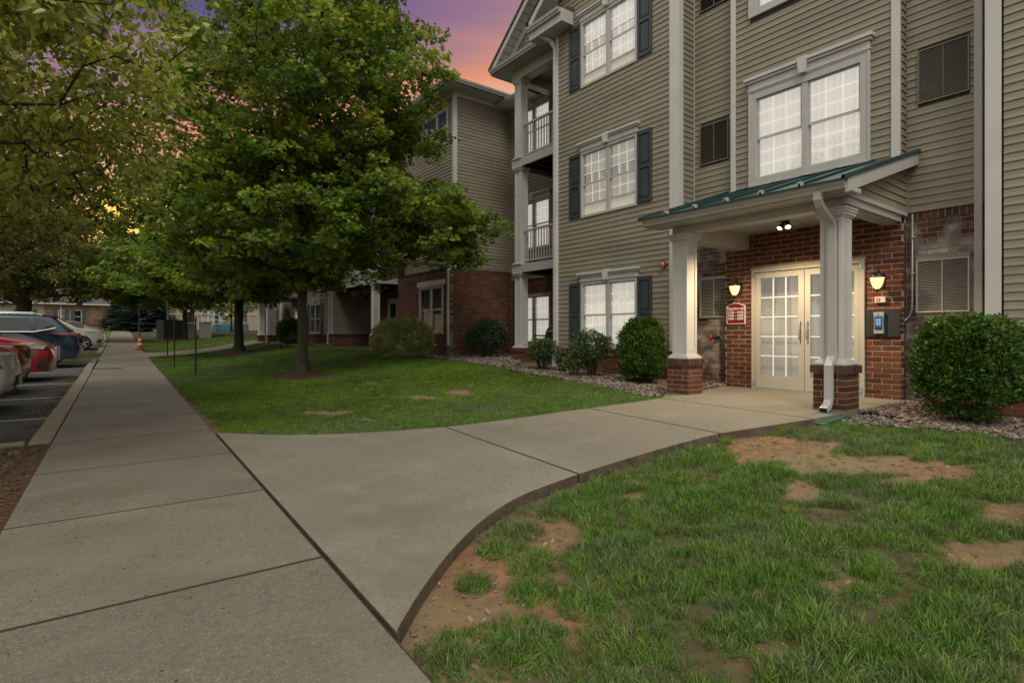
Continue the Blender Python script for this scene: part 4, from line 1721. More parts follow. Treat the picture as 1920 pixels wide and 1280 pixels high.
def leaf_cluster(outline, n, spread, size, m, droop=.35, flat=.45, sprig=True):
    mb = MB()
    for i in range(n):
        c = rv(spread)
        c.z *= flat
        s = size * random.uniform(.65, 1.2)
        out = Vector((c.x, c.y, 0))
        out = out.normalized() if out.length > .001 else Vector((1, 0, 0))
        out = (out + Vector((random.uniform(-.6, .6), random.uniform(-.6, .6), 0))).normalized()
        yax = (out + Vector((0, 0, random.uniform(-droop * 1.6, .15)))).normalized()
        nrm = (Vector((0, 0, .7)) + rv(1.0)).normalized()
        xax = yax.cross(nrm).normalized()
        nrm = xax.cross(yax)
        fold = random.uniform(.05, .22)
        half = len(outline)
        pts = [c + xax * (x * s) + yax * ((y + .5) * s) + nrm * (abs(x) * fold * s - .12 * (y + .5) ** 2 * s) for x, y in outline]
        mid = half // 2
        # two halves folded along the midrib
        mb.add(pts, [tuple(range(0, mid + 1)), tuple([0] + list(range(mid, half)))])
    return cr_proto('leaf_cluster', mb, m)


def skeleton(base, trunk, tips, rad0, seed, tip_r=.008, step=.45, power=.42, rise=.25):
    """tree skeleton: trunk polyline, then each tip joins the nearest limb. Returns nodes, parents, radii, tip nodes"""
    rnd = random.Random(seed)
    nodes, par = [Vector(trunk[0])], [-1]
    for a, b in zip(trunk, trunk[1:]):
        a, b = Vector(a), Vector(b)
        n = max(1, int((b - a).length / .35))
        for i in range(1, n + 1):
            p = a.lerp(b, i / n)
            nodes.append(p + Vector((rnd.uniform(-1, 1), rnd.uniform(-1, 1), 0)) * .018)
            par.append(len(nodes) - 2)
    zfork = base
    tipn = []
    ax = Vector(trunk[-1])
    tips = sorted(tips, key=lambda t: (Vector((t.x - nodes[0].x, t.y - nodes[0].y, 0)).length + abs(t.z - ax.z) * .1))
    for t in tips:
        best, bi = 1e9, 0
        for i, p in enumerate(nodes):
            if p.z < zfork:
                continue
            d = t - p
            dl = d.length
            c = dl + max(0, .35 * dl - d.z) * .35
            if c < best:
                best, bi = c, i
        p = nodes[bi]
        L = (t - p).length
        n = max(1, int(L / step))
        side = rv(.10 * L)
        prev = bi
        for i in range(1, n + 1):
            f = i / n
            q = p.lerp(t, f) + side * math.sin(f * PI) + Vector((0, 0, rise * L * .3 * math.sin(f * PI) * (.5 - f * .2)))
            nodes.append(q)
            par.append(prev)
            prev = len(nodes) - 1
        tipn.append(prev)
    cnt = [0] * len(nodes)
    for i in tipn:
        j = i
        while j >= 0:
            cnt[j] += 1
            j = par[j]
    tot = max(cnt)
    rad = [max(tip_r, rad0 * (c / tot) ** power) if c else tip_r for c in cnt]
    for i, p in enumerate(nodes):
        if p.z < zfork:
            rad[i] = rad0 * (1.05 - .12 * (p.z - nodes[0].z) / max(.1, zfork - nodes[0].z))
    return nodes, par, rad, tipn


def limb_mesh(nodes, par, rad, flare=0, minr=0, only=None):
    mb = MB()
    for i, p in enumerate(nodes):
        j = par[i]
        if j < 0 or rad[i] < minr:
            continue
        r0, r1 = rad[j], rad[i]
        if only and not only(i):
            continue
        r0 = min(r0, r1 * 1.6 + .004)
        a, b = nodes[j], p
        seg = 12 if r1 > .09 else (7 if r1 > .03 else (4 if r1 > .012 else 3))
        t = (b - a)
        if t.length < 1e-4:
            continue
        t = t.normalized()
        x = t.cross(Vector((0, 0, 1)) if abs(t.z) < .9 else Vector((1, 0, 0))).normalized()
        y = x.cross(t)
        z0 = nodes[0].z
        ra = r0 * (1 + flare * math.exp(-(a.z - z0) * 7))
        rb = r1 * (1 + flare * math.exp(-(b.z - z0) * 7))
        vs = []
        for q, r in ((a, ra), (b, rb)):
            for k in range(seg):
                an = 2 * PI * k / seg
                w = 1 + (.10 * noise.noise(Vector((math.cos(an) * 1.5, math.sin(an) * 1.5, q.z * .8))) if seg == 12 else 0)
                if flare:
                    w += .28 * math.sin(an * 5 + 1) * math.exp(-(q.z - z0) * 6) * .4
                vs.append(q + (x * math.cos(an) + y * math.sin(an)) * r * w)
        mb.add(vs, [(k, (k + 1) % seg, seg + (k + 1) % seg, seg + k) for k in range(seg)])
    return mb


def make_tree(name, label, cat, base, trunk, env, ntips, rad0, protos, per_tip, seed, bark, group=None, fork=None, scale=(.8, 1.25), spread=.42, shell=.55, minr=0, step=.45, extra=None, flat=.6, along=0):
    """env: list of (centre, radii, weight) ellipsoids relative to the base"""
    random.seed(seed)
    t = empty(name, base, 0, label, cat, group)
    tips = []
    wsum = [sum(e[2] for e in env[:i + 1]) for i in range(len(env))]
    while len(tips) < ntips:
        r = random.uniform(0, wsum[-1])
        e = env[next(i for i, w in enumerate(wsum) if r <= w)]
        v = rv(1)
        v = v.normalized() * (shell + (1 - shell) * random.random()) if random.random() < .78 else v
        q = Vector(e[0]) + Vector((v.x * e[1][0], v.y * e[1][1], v.z * e[1][2]))
        q += Vector((noise.noise(q * .7), noise.noise(q * .7 + Vector((9, 0, 0))), noise.noise(q * .7 + Vector((0, 9, 0))))) * .5
        if q.z < (fork or 1.5) + .05 and q.xy.length < 1.0:
            continue
        if any((q - o).length < .22 for o in tips[-160:]):
            continue
        tips.append(q)
    nodes, par, rad, tipn = skeleton(fork or 1.5, trunk, tips, rad0, seed, step=step)
    ntr = sum(1 for i in range(len(nodes)) if False)
    # trunk and limbs
    big = limb_mesh(nodes, par, rad, flare=.55, minr=0, only=lambda i: nodes[i].z <= (fork or 1.5) + .5 and rad[i] > rad0 * .6)
    big.build('trunk', bark, t, smooth=True)
    small = limb_mesh(nodes, par, rad, minr=minr, only=lambda i: not (nodes[i].z <= (fork or 1.5) + .5 and rad[i] > rad0 * .6))
    small.build('branches', bark, t, smooth=True, kind='stuff')
    pts, rots, scl, idx = [], [], [], []
    for ti in tipn:
        c = nodes[ti]
        prv = nodes[par[ti]] if par[ti] >= 0 else c
        k = per_tip + random.randint(-1, 1)
        for j in range(k):
            f = random.random()
            p = c.lerp(prv, f * .9) if j % 3 == 0 else c.copy()
            o = rv(spread)
            o.z *= flat
            p = p + o
            pts.append(tuple(p))
            rots.append((random.uniform(-.35, .35), random.uniform(-.35, .35), random.uniform(0, 2 * PI)))
            scl.append(random.uniform(*scale))
            idx.append(random.randrange(len(protos)))
    if extra:
        for p in extra:
            pts.append(p)
            rots.append((0, 0, random.uniform(0, 6)))
            scl.append(random.uniform(*scale))
            idx.append(random.randrange(len(protos)))
    scatter('crown', pts, rots, scl, idx, protos, parent=t, kind='stuff')
    return t


random.seed(11)
MP = [leaf_cluster(MAPLE, 19, .18, .088, M['maple']) for _ in range(5)]
PP = [leaf_cluster(OVAL, 12, .17, .076, M['pear'], droop=.8, flat=.8) for _ in range(5)]
PD = [leaf_cluster(OVAL, 12, .20, .10, M['pear_dark'], droop=.6, flat=.7) for _ in range(4)]
FP = [leaf_cluster(OVAL, 10, .32, .22, M['maple'], droop=.6, flat=.7) for _ in range(4)]

# the maple on the lawn
b = at(566, 702, lawn)
b.z -= .03
make_tree('maple_tree', 'large maple on the front lawn, its trunk nearest the camera, crown across the facade', 'tree', b, [(0, 0, 0), (.02, .02, 1.3), (.0, 0, 2.4), (.10, .05, 4.2), (.05, .1, 6.4), (.1, .1, 8.6)],
          [((-.1, .1, 6.5), (3.8, 3.8, 4.2), 1.0), ((.4, .1, 3.9), (4.0, 3.9, 1.5), .25), ((2.7, -1.6, 3.55), (1.6, 1.5, .95), .12), ((1.1, -.9, 5.8), (1.3, 1.3, 1.3), .12), ((-.4, .4, 2.85), (3.4, 3.4, .75), .16)], 680, .118, MP, 9, 5, M['bark'], 'maples along the lawn', fork=2.05, spread=.44, shell=.45)
b = at(447, 662, lawn)
make_tree('maple_tree', 'mid-sized maple second from the camera, standing beside the far path to the next entrance', 'tree', b, [(0, 0, 0), (.03, 0, 2.2), (.0, .05, 4.4), (.1, .1, 7.2)],
          [((-.3, 0, 5.0), (4.0, 4.0, 3.0), 1.0), ((-.9, 0, 3.0), (3.6, 3.4, .9), .3)], 330, .17, MP, 10, 6, M['bark_dark'], 'maples along the lawn', fork=2.0, spread=.5, scale=(1.0, 1.5), minr=.012)
b = at(347, 636, lawn)
make_tree('maple_tree', 'small far maple with a thin trunk in front of the green transformer', 'tree', b, [(0, 0, 0), (.0, 0, 2.2), (.1, .05, 6.0)],
          [((-1.0, 0, 4.6), (5.2, 4.4, 2.6), 1.0), ((-2.0, 0, 3.0), (3.6, 3.4, .6), .2)], 230, .14, MP, 9, 7, M['bark_dark'], 'maples along the lawn', fork=2.0, spread=.6, scale=(1.5, 2.1), minr=.02, step=.7)

# ornamental pears in the parking islands
def isl(s, l):
    x, y = XY(s, l)
    return Vector((x, y, zs(s) - .05))


b = isl(6.3, -3.7)
make_tree('pear_tree', 'near ornamental pear reaching in over the walk at top left, thin dark twigs showing', 'tree', b, [(0, 0, 0), (0, 0, 1.7), (.1, .1, 4.0), (.2, .3, 6.5)],
          [((1.1, 1.6, 4.9), (3.6, 4.6, 2.7), 1.0), ((2.2, 2.6, 4.0), (2.3, 3.4, 1.5), .40), ((-.2, 3.8, 3.4), (2.2, 3.4, 1.3), .22)], 800, .095, PP, 8, 8, M['bark_dark'], None, fork=1.7, spread=.36, scale=(.85, 1.3), flat=.8)
b = isl(44.5, -4.7)
make_tree('pear_tree', 'dark spreading pear with a thick forked trunk behind the parked cars', 'tree', b, [(0, 0, 0), (.0, 0, 2.0), (.1, .05, 5.0)],
          [((.4, 0, 5.6), (5.6, 5.0, 3.2), 1.0), ((1.6, 0, 3.9), (4.4, 4.0, 1.0), .25)], 300, .36, PD, 9, 9, M['bark_dark'], None, fork=1.9, spread=.65, scale=(1.5, 2.2), minr=.03, step=.7)
b = isl(27.8, -4.6)
make_tree('pear_tree', 'olive green pear in the far island, between the near pear and the dark one', 'tree', b, [(0, 0, 0), (.0, 0, 2.3), (.1, .05, 6.0)],
          [((.3, 0, 6.2), (3.9, 4.2, 3.0), 1.0)], 240, .20, PD, 9, 10, M['bark_dark'], None, fork=2.6, spread=.6, scale=(1.1, 1.6), minr=.02, step=.6)

# distant trees closing the view
random.seed(21)
far_labels = ['bushy green tree behind the clubhouse, at the far left edge', 'green tree behind the clubhouse roof, left of the walk', 'tall green tree straight behind the end of the walk', 'round tree behind the blue spruces', 'broad tree behind the white lattice', 'leafy tree behind the black metal fence', 'small tree on the lawn beside the far porch columns']
for i, (x, y, h, w, lb) in enumerate([(-15, 96, 11, 6, 0), (-6, 98, 13, 7, 1), (3, 100, 12, 6.5, 2), (10, 96, 11, 6, 3), (18, 92, 10, 6.5, 4), (26, 82, 10, 6, 5), (9.5, 52, 6.0, 2.6, 6)]):
    zb = g0(x, y)
    make_tree('distant_tree', far_labels[lb], 'tree', Vector((x, y, zb)), [(0, 0, 0), (0, 0, h * .25), (.1, 0, h * .7)], [((0, 0, h * .56), (w, w, h * .45), 1)], 190 if i < 6 else 90, .22 if i < 6 else .09, FP, 8, 30 + i, M['bark_dark'],
              'trees beyond the estate' if i < 6 else None, fork=h * .2, spread=w * .16, scale=(1.6, 2.6) if i < 6 else (.7, 1.1), minr=.04, step=1.2)


# ---- shrubs
def shrub_cluster(m, n=17, size=.034, spread=.05, outline=SMALL):
    return leaf_cluster(outline, n, spread, size, m, droop=-.5, flat=.9)


random.seed(31)
BX = [shrub_cluster(M['box_leaf'] if _ else M['box_tip']) for _ in range(5)]
BX2 = [shrub_cluster(M['box_leaf2'], size=.035, spread=.06) for _ in range(4)]
RS = [shrub_cluster(M['rose_leaf'], n=9, size=.045, spread=.07) for _ in range(4)]
DK = [shrub_cluster(M['dark_leaf'], n=14, size=.05, spread=.08) for _ in range(4)]


def shrub(label, c, rad, protos, n, boxy=2.5, zc=None, stems=8, seed=1, scale=(.8, 1.3), bump=.10, name='shrub', low=-.6, group=None, fill=.2, top=None):
    """clipped shrub: leaf sprigs over a super-ellipsoid, thinning towards the foot, on woody stems"""
    random.seed(seed)
    t = empty(name, c, 0, label, 'shrub', group)
    rx, ry, rz = rad
    zc = rz * .98 if zc is None else zc
    pts, rots, scl, idx = [], [], [], []
    while len(pts) < n:
        v = rv(1).normalized()
        k = (abs(v.x) ** boxy + abs(v.y) ** boxy + abs(v.z) ** boxy) ** (-1 / boxy)
        k *= 1 + bump * noise.noise(v * 2.5 + Vector((seed, 0, 0))) + .05 * noise.noise(v * 7)
        if random.random() < fill:
            k *= random.uniform(.55, .95)
        else:
            k *= random.uniform(.93, 1.03)
        p = v * k
        if p.z < low:
            if random.random() > .25:
                continue
            p.x *= .8
            p.y *= .8
        pts.append((p.x * rx, p.y * ry, p.z * rz + zc))
        a = math.atan2(v.y, v.x)
        rots.append((random.uniform(-.5, .5) - v.y * .5, random.uniform(-.5, .5) + v.x * .5, random.uniform(0, 6.28)))
        scl.append(random.uniform(*scale))
        idx.append(random.randrange(len(protos)))
    scatter('foliage', pts, rots, scl, idx, protos, parent=t, kind='stuff')
    mb = MB()
    for i in range(stems):
        a = 2 * PI * i / stems + random.uniform(-.3, .3)
        r = random.uniform(.35, .75)
        e = Vector((math.cos(a) * rx * r, math.sin(a) * ry * r, zc + rz * random.uniform(.0, .6)))
        s = Vector((math.cos(a) * rx * .15, math.sin(a) * ry * .15, -.03))
        mid = s.lerp(e, .5) + rv(.06)
        mb.tube([s, mid, e], [.014, .010, .004], 5)
        for j in range(3):
            q = mid.lerp(e, random.random())
            mb.tube([q, q + rv(.22) + Vector((0, 0, .08))], [.005, .002], 3)
    mb.build('stems', M['bark_dark'], t)
    return t


def gp(u, v):
    p = at(u, v, lawn)
    return p


shrub('large clipped boxwood with a square outline on the stone bed right of the porch', Vector((7.78, 1.77, .33)), (.45, .43, .52), BX, 2100, 4.2, zc=.57, seed=41, bump=.10, low=-.62, stems=12)
shrub('tall rounded boxwood left of the porch pillar, below the window', Vector((7.78, 6.36, .36)), (.33, .36, .56), BX, 1500, 2.6, zc=.60, seed=42, low=-.75, bump=.14)
shrub('loose rose bush with a leafy top, under the left shutter of the ground floor window', Vector((7.78, 7.62, .40)), (.34, .34, .28), RS, 430, 2.2, zc=.62, seed=43, low=-.8, stems=16, bump=.3)
shrub('low sparse rose growth at the left foot of the rose bush', Vector((7.50, 7.80, .40)), (.22, .22, .14), RS, 90, 2.0, zc=.28, seed=44, stems=9, bump=.4)
shrub('bare twiggy shoots between the two rose bushes', Vector((7.95, 8.62, .42)), (.16, .16, .22), RS, 50, 2.0, zc=.32, seed=45, stems=10, bump=.4)
shrub('rose bush beside the balcony pedestal and the downspout', Vector((7.78, 9.10, .44)), (.28, .28, .22), RS, 300, 2.2, zc=.48, seed=46, stems=14, bump=.3)
shrub('dark loose shrub against the brick return wall', Vector((9.05, 13.0, .58)), (.55, .45, .46), DK, 520, 2.3, zc=.62, seed=47, stems=14, bump=.3)
shrub('wide pale green mounded shrub in front of the ground floor window of the next wing', Vector((6.95, 14.2, .58)), (.74, .74, .56), BX2, 2400, 2.8, zc=.55, seed=48, low=-.8, bump=.12)
shrub('small round dark boxwood beside the far glass door', Vector((7.35, 26.6, .70)), (.55, .55, .62), BX, 900, 2.2, zc=.64, seed=49, scale=(1.4, 2.0))
shrub('low straggly plant at the foot of the far round boxwood', Vector((7.3, 25.6, .70)), (.38, .38, .25), DK, 160, 2.0, zc=.25, seed=50)


# ---- blue spruces
def spruce_branch():
    mb = MB()
    for i in range(26):
        f = i / 25
        for sd in (-1, 1):
            for k in range(2):
                a = sd * random.uniform(.4, 1.0)
                L = .36 * (1 - f * .7) * random.uniform(.7, 1.1)
                o = Vector((f * 1.0, 0, -.10 * f * f + .12 * max(0, f - .6)))
                d = Vector((math.cos(a), math.sin(a), random.uniform(-.15, .25)))
                w = Vector((-d.y, d.x, 0)) * .034
                mb.add([o - w, o + w, o + d * L + w * .3, o + d * L - w * .3], [(0, 1, 2, 3)])
    return cr_proto('needle_branch', mb, M['spruce'])


random.seed(51)
SB_ = [spruce_branch() for _ in range(3)]


def spruce(label, c, h, r, seed):
    random.seed(seed)
    t = empty('blue_spruce', c, 0, label, 'spruce', 'blue spruces at the end of the walk')
    mb = MB()
    mb.tube([(0, 0, 0), (0, 0, h)], [.16, .03], 8)
    mb.build('trunk', M['bark_dark'], t)
    pts, rots, scl, idx = [], [], [], []
    z = .15
    while z < h:
        rr = r * (1 - z / h) ** .75
        n = max(6, int(rr * 12))
        a0 = random.random() * 6
        for layer in (1.05, .75, .45):
            for i in range(n):
                a = a0 + 2 * PI * i / n + random.uniform(-.2, .2)
                L = rr * random.uniform(.8, 1.12) * layer
                pts.append((math.cos(a) * (L - L * .9), math.sin(a) * (L - L * .9), z + random.uniform(-.08, .08)))
                rots.append((0, random.uniform(-.10, .16), a))
                scl.append(L)
                idx.append(random.randrange(3))
        z += .30
    scatter('crown', pts, rots, scl, idx, SB_, parent=t, kind='stuff')


spruce('blue spruce in front of the clubhouse corner, left of the taller one', Vector((2.6, 77.5, 1.75)), 4.6, 2.4, 52)
spruce('taller blue spruce right of the other, behind the lamp post', Vector((4.9, 72.5, 1.6)), 5.6, 3.3, 53)

# ------------------------------------------------------------------ stone beds
random.seed(61)


def rock_proto(m, seed, f=1.0):
    rnd = random.Random(seed)
    bm = bmesh.new()
    bmesh.ops.create_icosphere(bm, subdivisions=1, radius=1)
    for v in bm.verts:
        k = 1 + rnd.uniform(-.22, .22)
        v.co = Vector((v.co.x * k * 1.15, v.co.y * k * .85, v.co.z * k * .55))
    me = bpy.data.meshes.new('rock')
    bm.to_mesh(me)
    bm.free()
    me.materials.append(m)
    return bpy.data.objects.new('rock', me)


RK = [rock_proto(M['stone'], i) for i in range(8)]
PB = [rock_proto(M['pebble'], 20 + i) for i in range(4)]


def inside(p, poly):
    x, y = p
    c = False
    j = len(poly) - 1
    for i in range(len(poly)):
        xi, yi = poly[i]
        xj, yj = poly[j]
        if (yi > y) != (yj > y) and x < (xj - xi) * (y - yi) / (yj - yi) + xi:
            c = not c
        j = i
    return c


def poly_points(poly, dens, fn=None):
    xs, ys = [p[0] for p in poly], [p[1] for p in poly]
    A = (max(xs) - min(xs)) * (max(ys) - min(ys))
    out = []
    for _ in range(int(A * dens)):
        p = (random.uniform(min(xs), max(xs)), random.uniform(min(ys), max(ys)))
        if inside(p, poly) and (fn is None or fn(*p)):
            out.append(p)
    return out


def wp(lst, f=None):
    return [tuple(at(u, v, f or lawn).xy) for u, v in lst]


BED_R = [(7.30, 2.70), (8.85, 2.70), (9.1, 1.7), (8.7, 1.6), (8.7, -1.5), (5.2, -1.5)] + wp([(1920, 833), (1850, 822), (1745, 811), (1640, 806), (1570, 797)])
BED_L = wp([(1232, 748), (1200, 745), (1150, 733), (1100, 722), (1050, 713), (1010, 706), (975, 700)]) + [(7.2, 9.6), (8.4, 9.9)] + [(8.6, 9.4), (8.6, 6.1), (9.05, 6.1), (9.05, 5.4), (8.8, 5.35), (7.35, 5.12), (7.02, 5.3)]
BED_M = wp([(960, 692), (900, 685), (840, 676), (780, 668), (720, 662)]) + [(8.3, 17.0), (8.3, 13.9), (10.5, 13.9), (10.5, 12.3), (9.2, 12.0), (9.0, 11.4)]
BED_F = [(6.9, 24.0), (8.5, 24.2), (8.5, 29), (7.0, 29)]
BEDS = [BED_R, BED_L, BED_M, BED_F]


def bed_z(x, y):
    return lawn(x, y) + .03


for k, (poly, dens, sc) in enumerate(((BED_R, 1500, .024), (BED_L, 1000, .027), (BED_M, 420, .042), (BED_F, 120, .07))):
    pp = poly_points(poly, dens)
    if k == 0:
        pp = [p for p in pp if not (p[0] < 7.47 and 2.7 < p[1] < 3.15)]
    pts = [(x, y, bed_z(x, y) + random.uniform(-.01, .022) + (.05 if k == 0 and x > 7.3 and y > 1.6 else 0) * sm(2.0, 2.5, y)) for x, y in pp]
    scatter('bed_stones', pts, [(random.uniform(-.6, .6), random.uniform(-.6, .6), random.uniform(0, 6.3)) for _ in pp], [sc * random.uniform(.5, 1.45) for _ in pp], [random.randrange(8) for _ in pp], RK)
    mb = MB()
    c = (sum(p[0] for p in poly) / len(poly), sum(p[1] for p in poly) / len(poly))
    mb.add([(x, y, bed_z(x, y) - .005) for x, y in poly], [tuple(range(len(poly)))])
    me = mb.build('stone_bed', M['mulch'], kind='structure')
mb = MB()
for edge in (wp([(1580, 798), (1640, 806), (1745, 812), (1850, 823), (1920, 834), (2000, 850)]),):
    mb.tube([(x, y, lawn(x, y) + .022) for x, y in edge], .012, 6)
tag(mb.build('bed_edging', M['edging']), 'thin dark plastic edging between the stones and the lawn at right', 'garden edging')

# ------------------------------------------------------------------ grass
def tuft(nb, h, w, r, m, lean=.5):
    mb = MB()
    for i in range(nb):
        a = random.uniform(0, 6.28)
        rr = r * math.sqrt(random.random())
        b0 = Vector((math.cos(a) * rr, math.sin(a) * rr, 0))
        a2 = random.uniform(0, 6.28)
        d = Vector((math.cos(a2), math.sin(a2), 0)) * random.uniform(.1, lean) + Vector((math.cos(a), math.sin(a), 0)) * .25 * rr / r
        hh = h * random.uniform(.5, 1.15)
        s = Vector((-math.sin(a2), math.cos(a2), 0)) * w * random.uniform(.6, 1.1)
        p1 = b0 + d * hh * .35 + Vector((0, 0, hh * .6))
        p2 = b0 + d * hh * 1.0 + Vector((0, 0, hh * .92))
        mb.add([b0 - s, b0 + s, p1 + s * .8, p1 - s * .8, p2], [(0, 1, 2, 3), (3, 2, 4)])
    return cr_proto('tuft', mb, m)


random.seed(71)
T1 = [tuft(24, .060, .0021, .042, M['grass'] if _ < 5 else M['grass_pale'], .95) for _ in range(7)]
T2 = [tuft(20, .060, .0036, .09, M['grass_far'] if _ < 3 else M['grass'], .8) for _ in range(4)]
T3 = [tuft(16, .075, .008, .20, M['grass_far'], .6) for _ in range(4)]

# bare patches surveyed on the lawn (world-space ellipses)
PATCH = []
for (u, v, ru, rv_) in [(1470, 846, 95, 20), (1600, 872, 130, 13), (1420, 838, 40, 10), (1030, 1000, 45, 30), (925, 1095, 110, 46), (1080, 1165, 85, 28), (860, 1140, 90, 60), (790, 1190, 60, 50), (1500, 925, 32, 14),
                        (1850, 1040, 90, 22), (1885, 960, 45, 16), (1600, 1100, 45, 8), (1465, 1222, 45, 12), (800, 1235, 50, 45), (880, 1035, 30, 30), (960, 1060, 30, 18), (1190, 930, 22, 7), (1700, 905, 40, 8),
                        (790, 747, 22, 5), (855, 736, 26, 7), (620, 775, 40, 6), (690, 787, 20, 4), (566, 706, 62, 9), (447, 666, 40, 6), (1290, 990, 14, 4), (1790, 885, 50, 9)]:
    p = at(u, v, lawn)
    ru, rv_ = ru * 1.25, rv_ * (1.45 if v > 790 else 1.0)
    a = at(u + ru, v, lawn) - p
    b_ = at(u, v - rv_, lawn) - p
    b2 = p - at(u, v + rv_, lawn)
    b_ = (b_ + b2) / 2
    PATCH.append((p.x, p.y, a.x, a.y, b_.x, b_.y))


def bare(x, y):
    """how bare the lawn is: > 0 inside a patch"""
    n = noise.noise(Vector((x * 2.6, y * 2.6, 5))) * .9 + noise.noise(Vector((x * 8, y * 8, 1))) * .55
    best = -9
    for (px, py, ax, ay, bx, by) in PATCH:
        det = ax * by - ay * bx
        dx, dy = x - px, y - py
        s = (dx * by - dy * bx) / det
        t = (ax * dy - ay * dx) / det
        best = max(best, 1 - math.hypot(s, t))
    return best * 1.1 + n * .75


TUFTC = [(*at(u, v, lawn).xy, r) for u, v, r in [(1000, 1060, .16), (1003, 1112, .16), (1095, 1130, .20), (890, 1100, .10), (975, 1215, .24), (1630, 838, .22), (1655, 815, .30), (1480, 812, .25), (1070, 1225, .15), (865, 1235, .20), (965, 1000, .20), (1040, 965, .16), (930, 1035, .13), (1150, 1215, .2)]]


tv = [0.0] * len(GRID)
GROUND.data.attributes['turf_shade'].data.foreach_get('value', tv)
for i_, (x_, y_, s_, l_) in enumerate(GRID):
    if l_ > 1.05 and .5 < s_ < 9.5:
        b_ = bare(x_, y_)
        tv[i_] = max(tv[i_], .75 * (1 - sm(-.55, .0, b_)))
GROUND.data.attributes['turf_shade'].data.foreach_set('value', tv)


def near_path(x, y):
    """distance outside the paved edges (negative on the paving)"""
    s, l = SL(x, y)
    if l < .95:
        return -1
    d = l - .95
    pl = [(p.x, p.y) for p in NORTH] + [(7.3, 5.0)] + [(8.9, 5.4), (8.9, 2.6)] + [(7.3, 2.7), (6.88, 2.7)] + [(p.x, p.y) for p in SOUTH[::-1]]
    if inside((x, y), pl):
        return -1
    for a, b in zip(pl, pl[1:]):
        ax, ay = a
        bx, by = b
        L2 = (bx - ax) ** 2 + (by - ay) ** 2
        if L2 < 1e-9:
            continue
        t = max(0, min(1, ((x - ax) * (bx - ax) + (y - ay) * (by - ay)) / L2))
        d = min(d, math.hypot(x - ax - t * (bx - ax), y - ay - t * (by - ay)))
    return d


P2 = [XY(25.5, .78), (3.0, 26.0), (4.2, 26.5), (5.4, 27.5), (6.4, 28.8), (7.2, 30.0), (7.2, 33.2), (5.6, 31.5), (4.9, 30.4), (3.8, 29.7), (2.6, 29.5), XY(29.7, .78)]


def grow(name, x0, x1, y0, y1, dens, protos, scl, near, keep):
    P, Rt, Sc, Ix = [], [], [], []
    n = int((x1 - x0) * (y1 - y0) * dens)
    for _ in range(n):
        x, y = random.uniform(x0, x1), random.uniform(y0, y1)
        k = keep(x, y)
        if not k:
            continue
        z = lawn(x, y)
        P.append((x, y, z - .004))
        if y < 8:
            _, cdx, cdy, _ = clump(x, y)
            for cx_, cy_, r_ in TUFTC:
                if math.hypot(x - cx_, y - cy_) < r_:
                    cdx, cdy = (x - cx_) / r_ * 1.1, (y - cy_) / r_ * 1.1
            Rt.append((-cdy * .9 + random.uniform(-.2, .2), cdx * .9 + random.uniform(-.2, .2), random.uniform(0, 6.28)))
        else:
            Rt.append((random.uniform(-.25, .25), random.uniform(-.25, .25), random.uniform(0, 6.28)))
        Sc.append(scl * k * random.uniform(.75, 1.25))
        Ix.append(random.randrange(len(protos)))
    scatter(name, P, Rt, Sc, Ix, protos)
    return len(P)


def visible(x, y, m=1.12):
    d = x * SN + y * CS
    r = x * CS - y * SN
    if d < 1.2:
        return False
    u = r / d * FPX
    z = EYE / d * FPX
    return -960 * m < u < 960 * m and z < 720 * m


def clump(x, y, c=.25):
    """distance (0..1) to the nearest clump heart, its direction and a value per clump"""
    ix, iy = math.floor(x / c), math.floor(y / c)
    best = (9, 0, 0, 0)
    for i in (-1, 0, 1):
        for j in (-1, 0, 1):
            h = math.sin((ix + i) * 127.1 + (iy + j) * 311.7) * 43758.5
            h -= math.floor(h)
            h2 = math.sin((ix + i) * 269.5 + (iy + j) * 183.3) * 24634.6
            h2 -= math.floor(h2)
            px, py = (ix + i + h) * c, (iy + j + h2) * c
            d = math.hypot(x - px, y - py)
            if d < best[0]:
                best = (d, x - px, y - py, (h * 7 + h2 * 3) % 1)
    return best[0] / c, best[1] / c, best[2] / c, best[3]


def keep_near(x, y):
    if not visible(x, y):
        return 0
    if any(inside((x, y), b) for b in BEDS[:2]):
        return 0
    d = near_path(x, y)
    if d < .012:
        return 0
    bb = bare(x, y)
    cl = noise.noise(Vector((x * 1.7, y * 1.7, 8))) + .6 * noise.noise(Vector((x * 5, y * 5, 2)))
    for cx, cy, r in TUFTC:
        q = math.hypot(x - cx, y - cy) / r
        if q < 1:
            return 1.35 * (1 - .5 * q) if random.random() > .25 else 0
    if y < 4.3 and d < (.07 + .26 * sm(3.3, 1.4, x) if x < 3.3 else .07) + .12 * noise.noise(Vector((x * 4, y * 4, 0))) and random.random() < .92:
        return 0
    if y > 4.3 and SL(x, y)[1] < 1.06 + .07 * noise.noise(Vector((x * 3, y * 3, 0))) and random.random() < .85:
        return 0
    if bb > .02:
        return 0 if random.random() > .05 else .5
    if bb > -.18 and random.random() < .55:
        return .55
    cd, _, _, cv = clump(x, y)
    if y < 4.5:
        if cd > .62 + .15 * cv and random.random() < .72:
            return 0
        if cl < -.35 and (cv < .6 or random.random() < .5):
            return 0 if random.random() < .55 else .45
        return max(.34, (1.30 + .35 * cl + .45 * (cv - .5)) * (1 - .62 * cd))
    return max(.38, (.98 + .2 * cl) * (1 - .38 * cd))


def keep_mid(x, y):
    if not visible(x, y) or SL(x, y)[1] < 1.03 + .1 * noise.noise(Vector((x, y, 0))):
        return 0
    if any(inside((x, y), b) for b in BEDS):
        return 0
    if y < 11 and near_path(x, y) < .03:
        return 0
    if bare(x, y) > .1:
        return 0
    if x > 8.2:
        return 0
    if inside((x, y), P2):
        return 0
    return .85 + .3 * noise.noise(Vector((x * .8, y * .8, 0)))


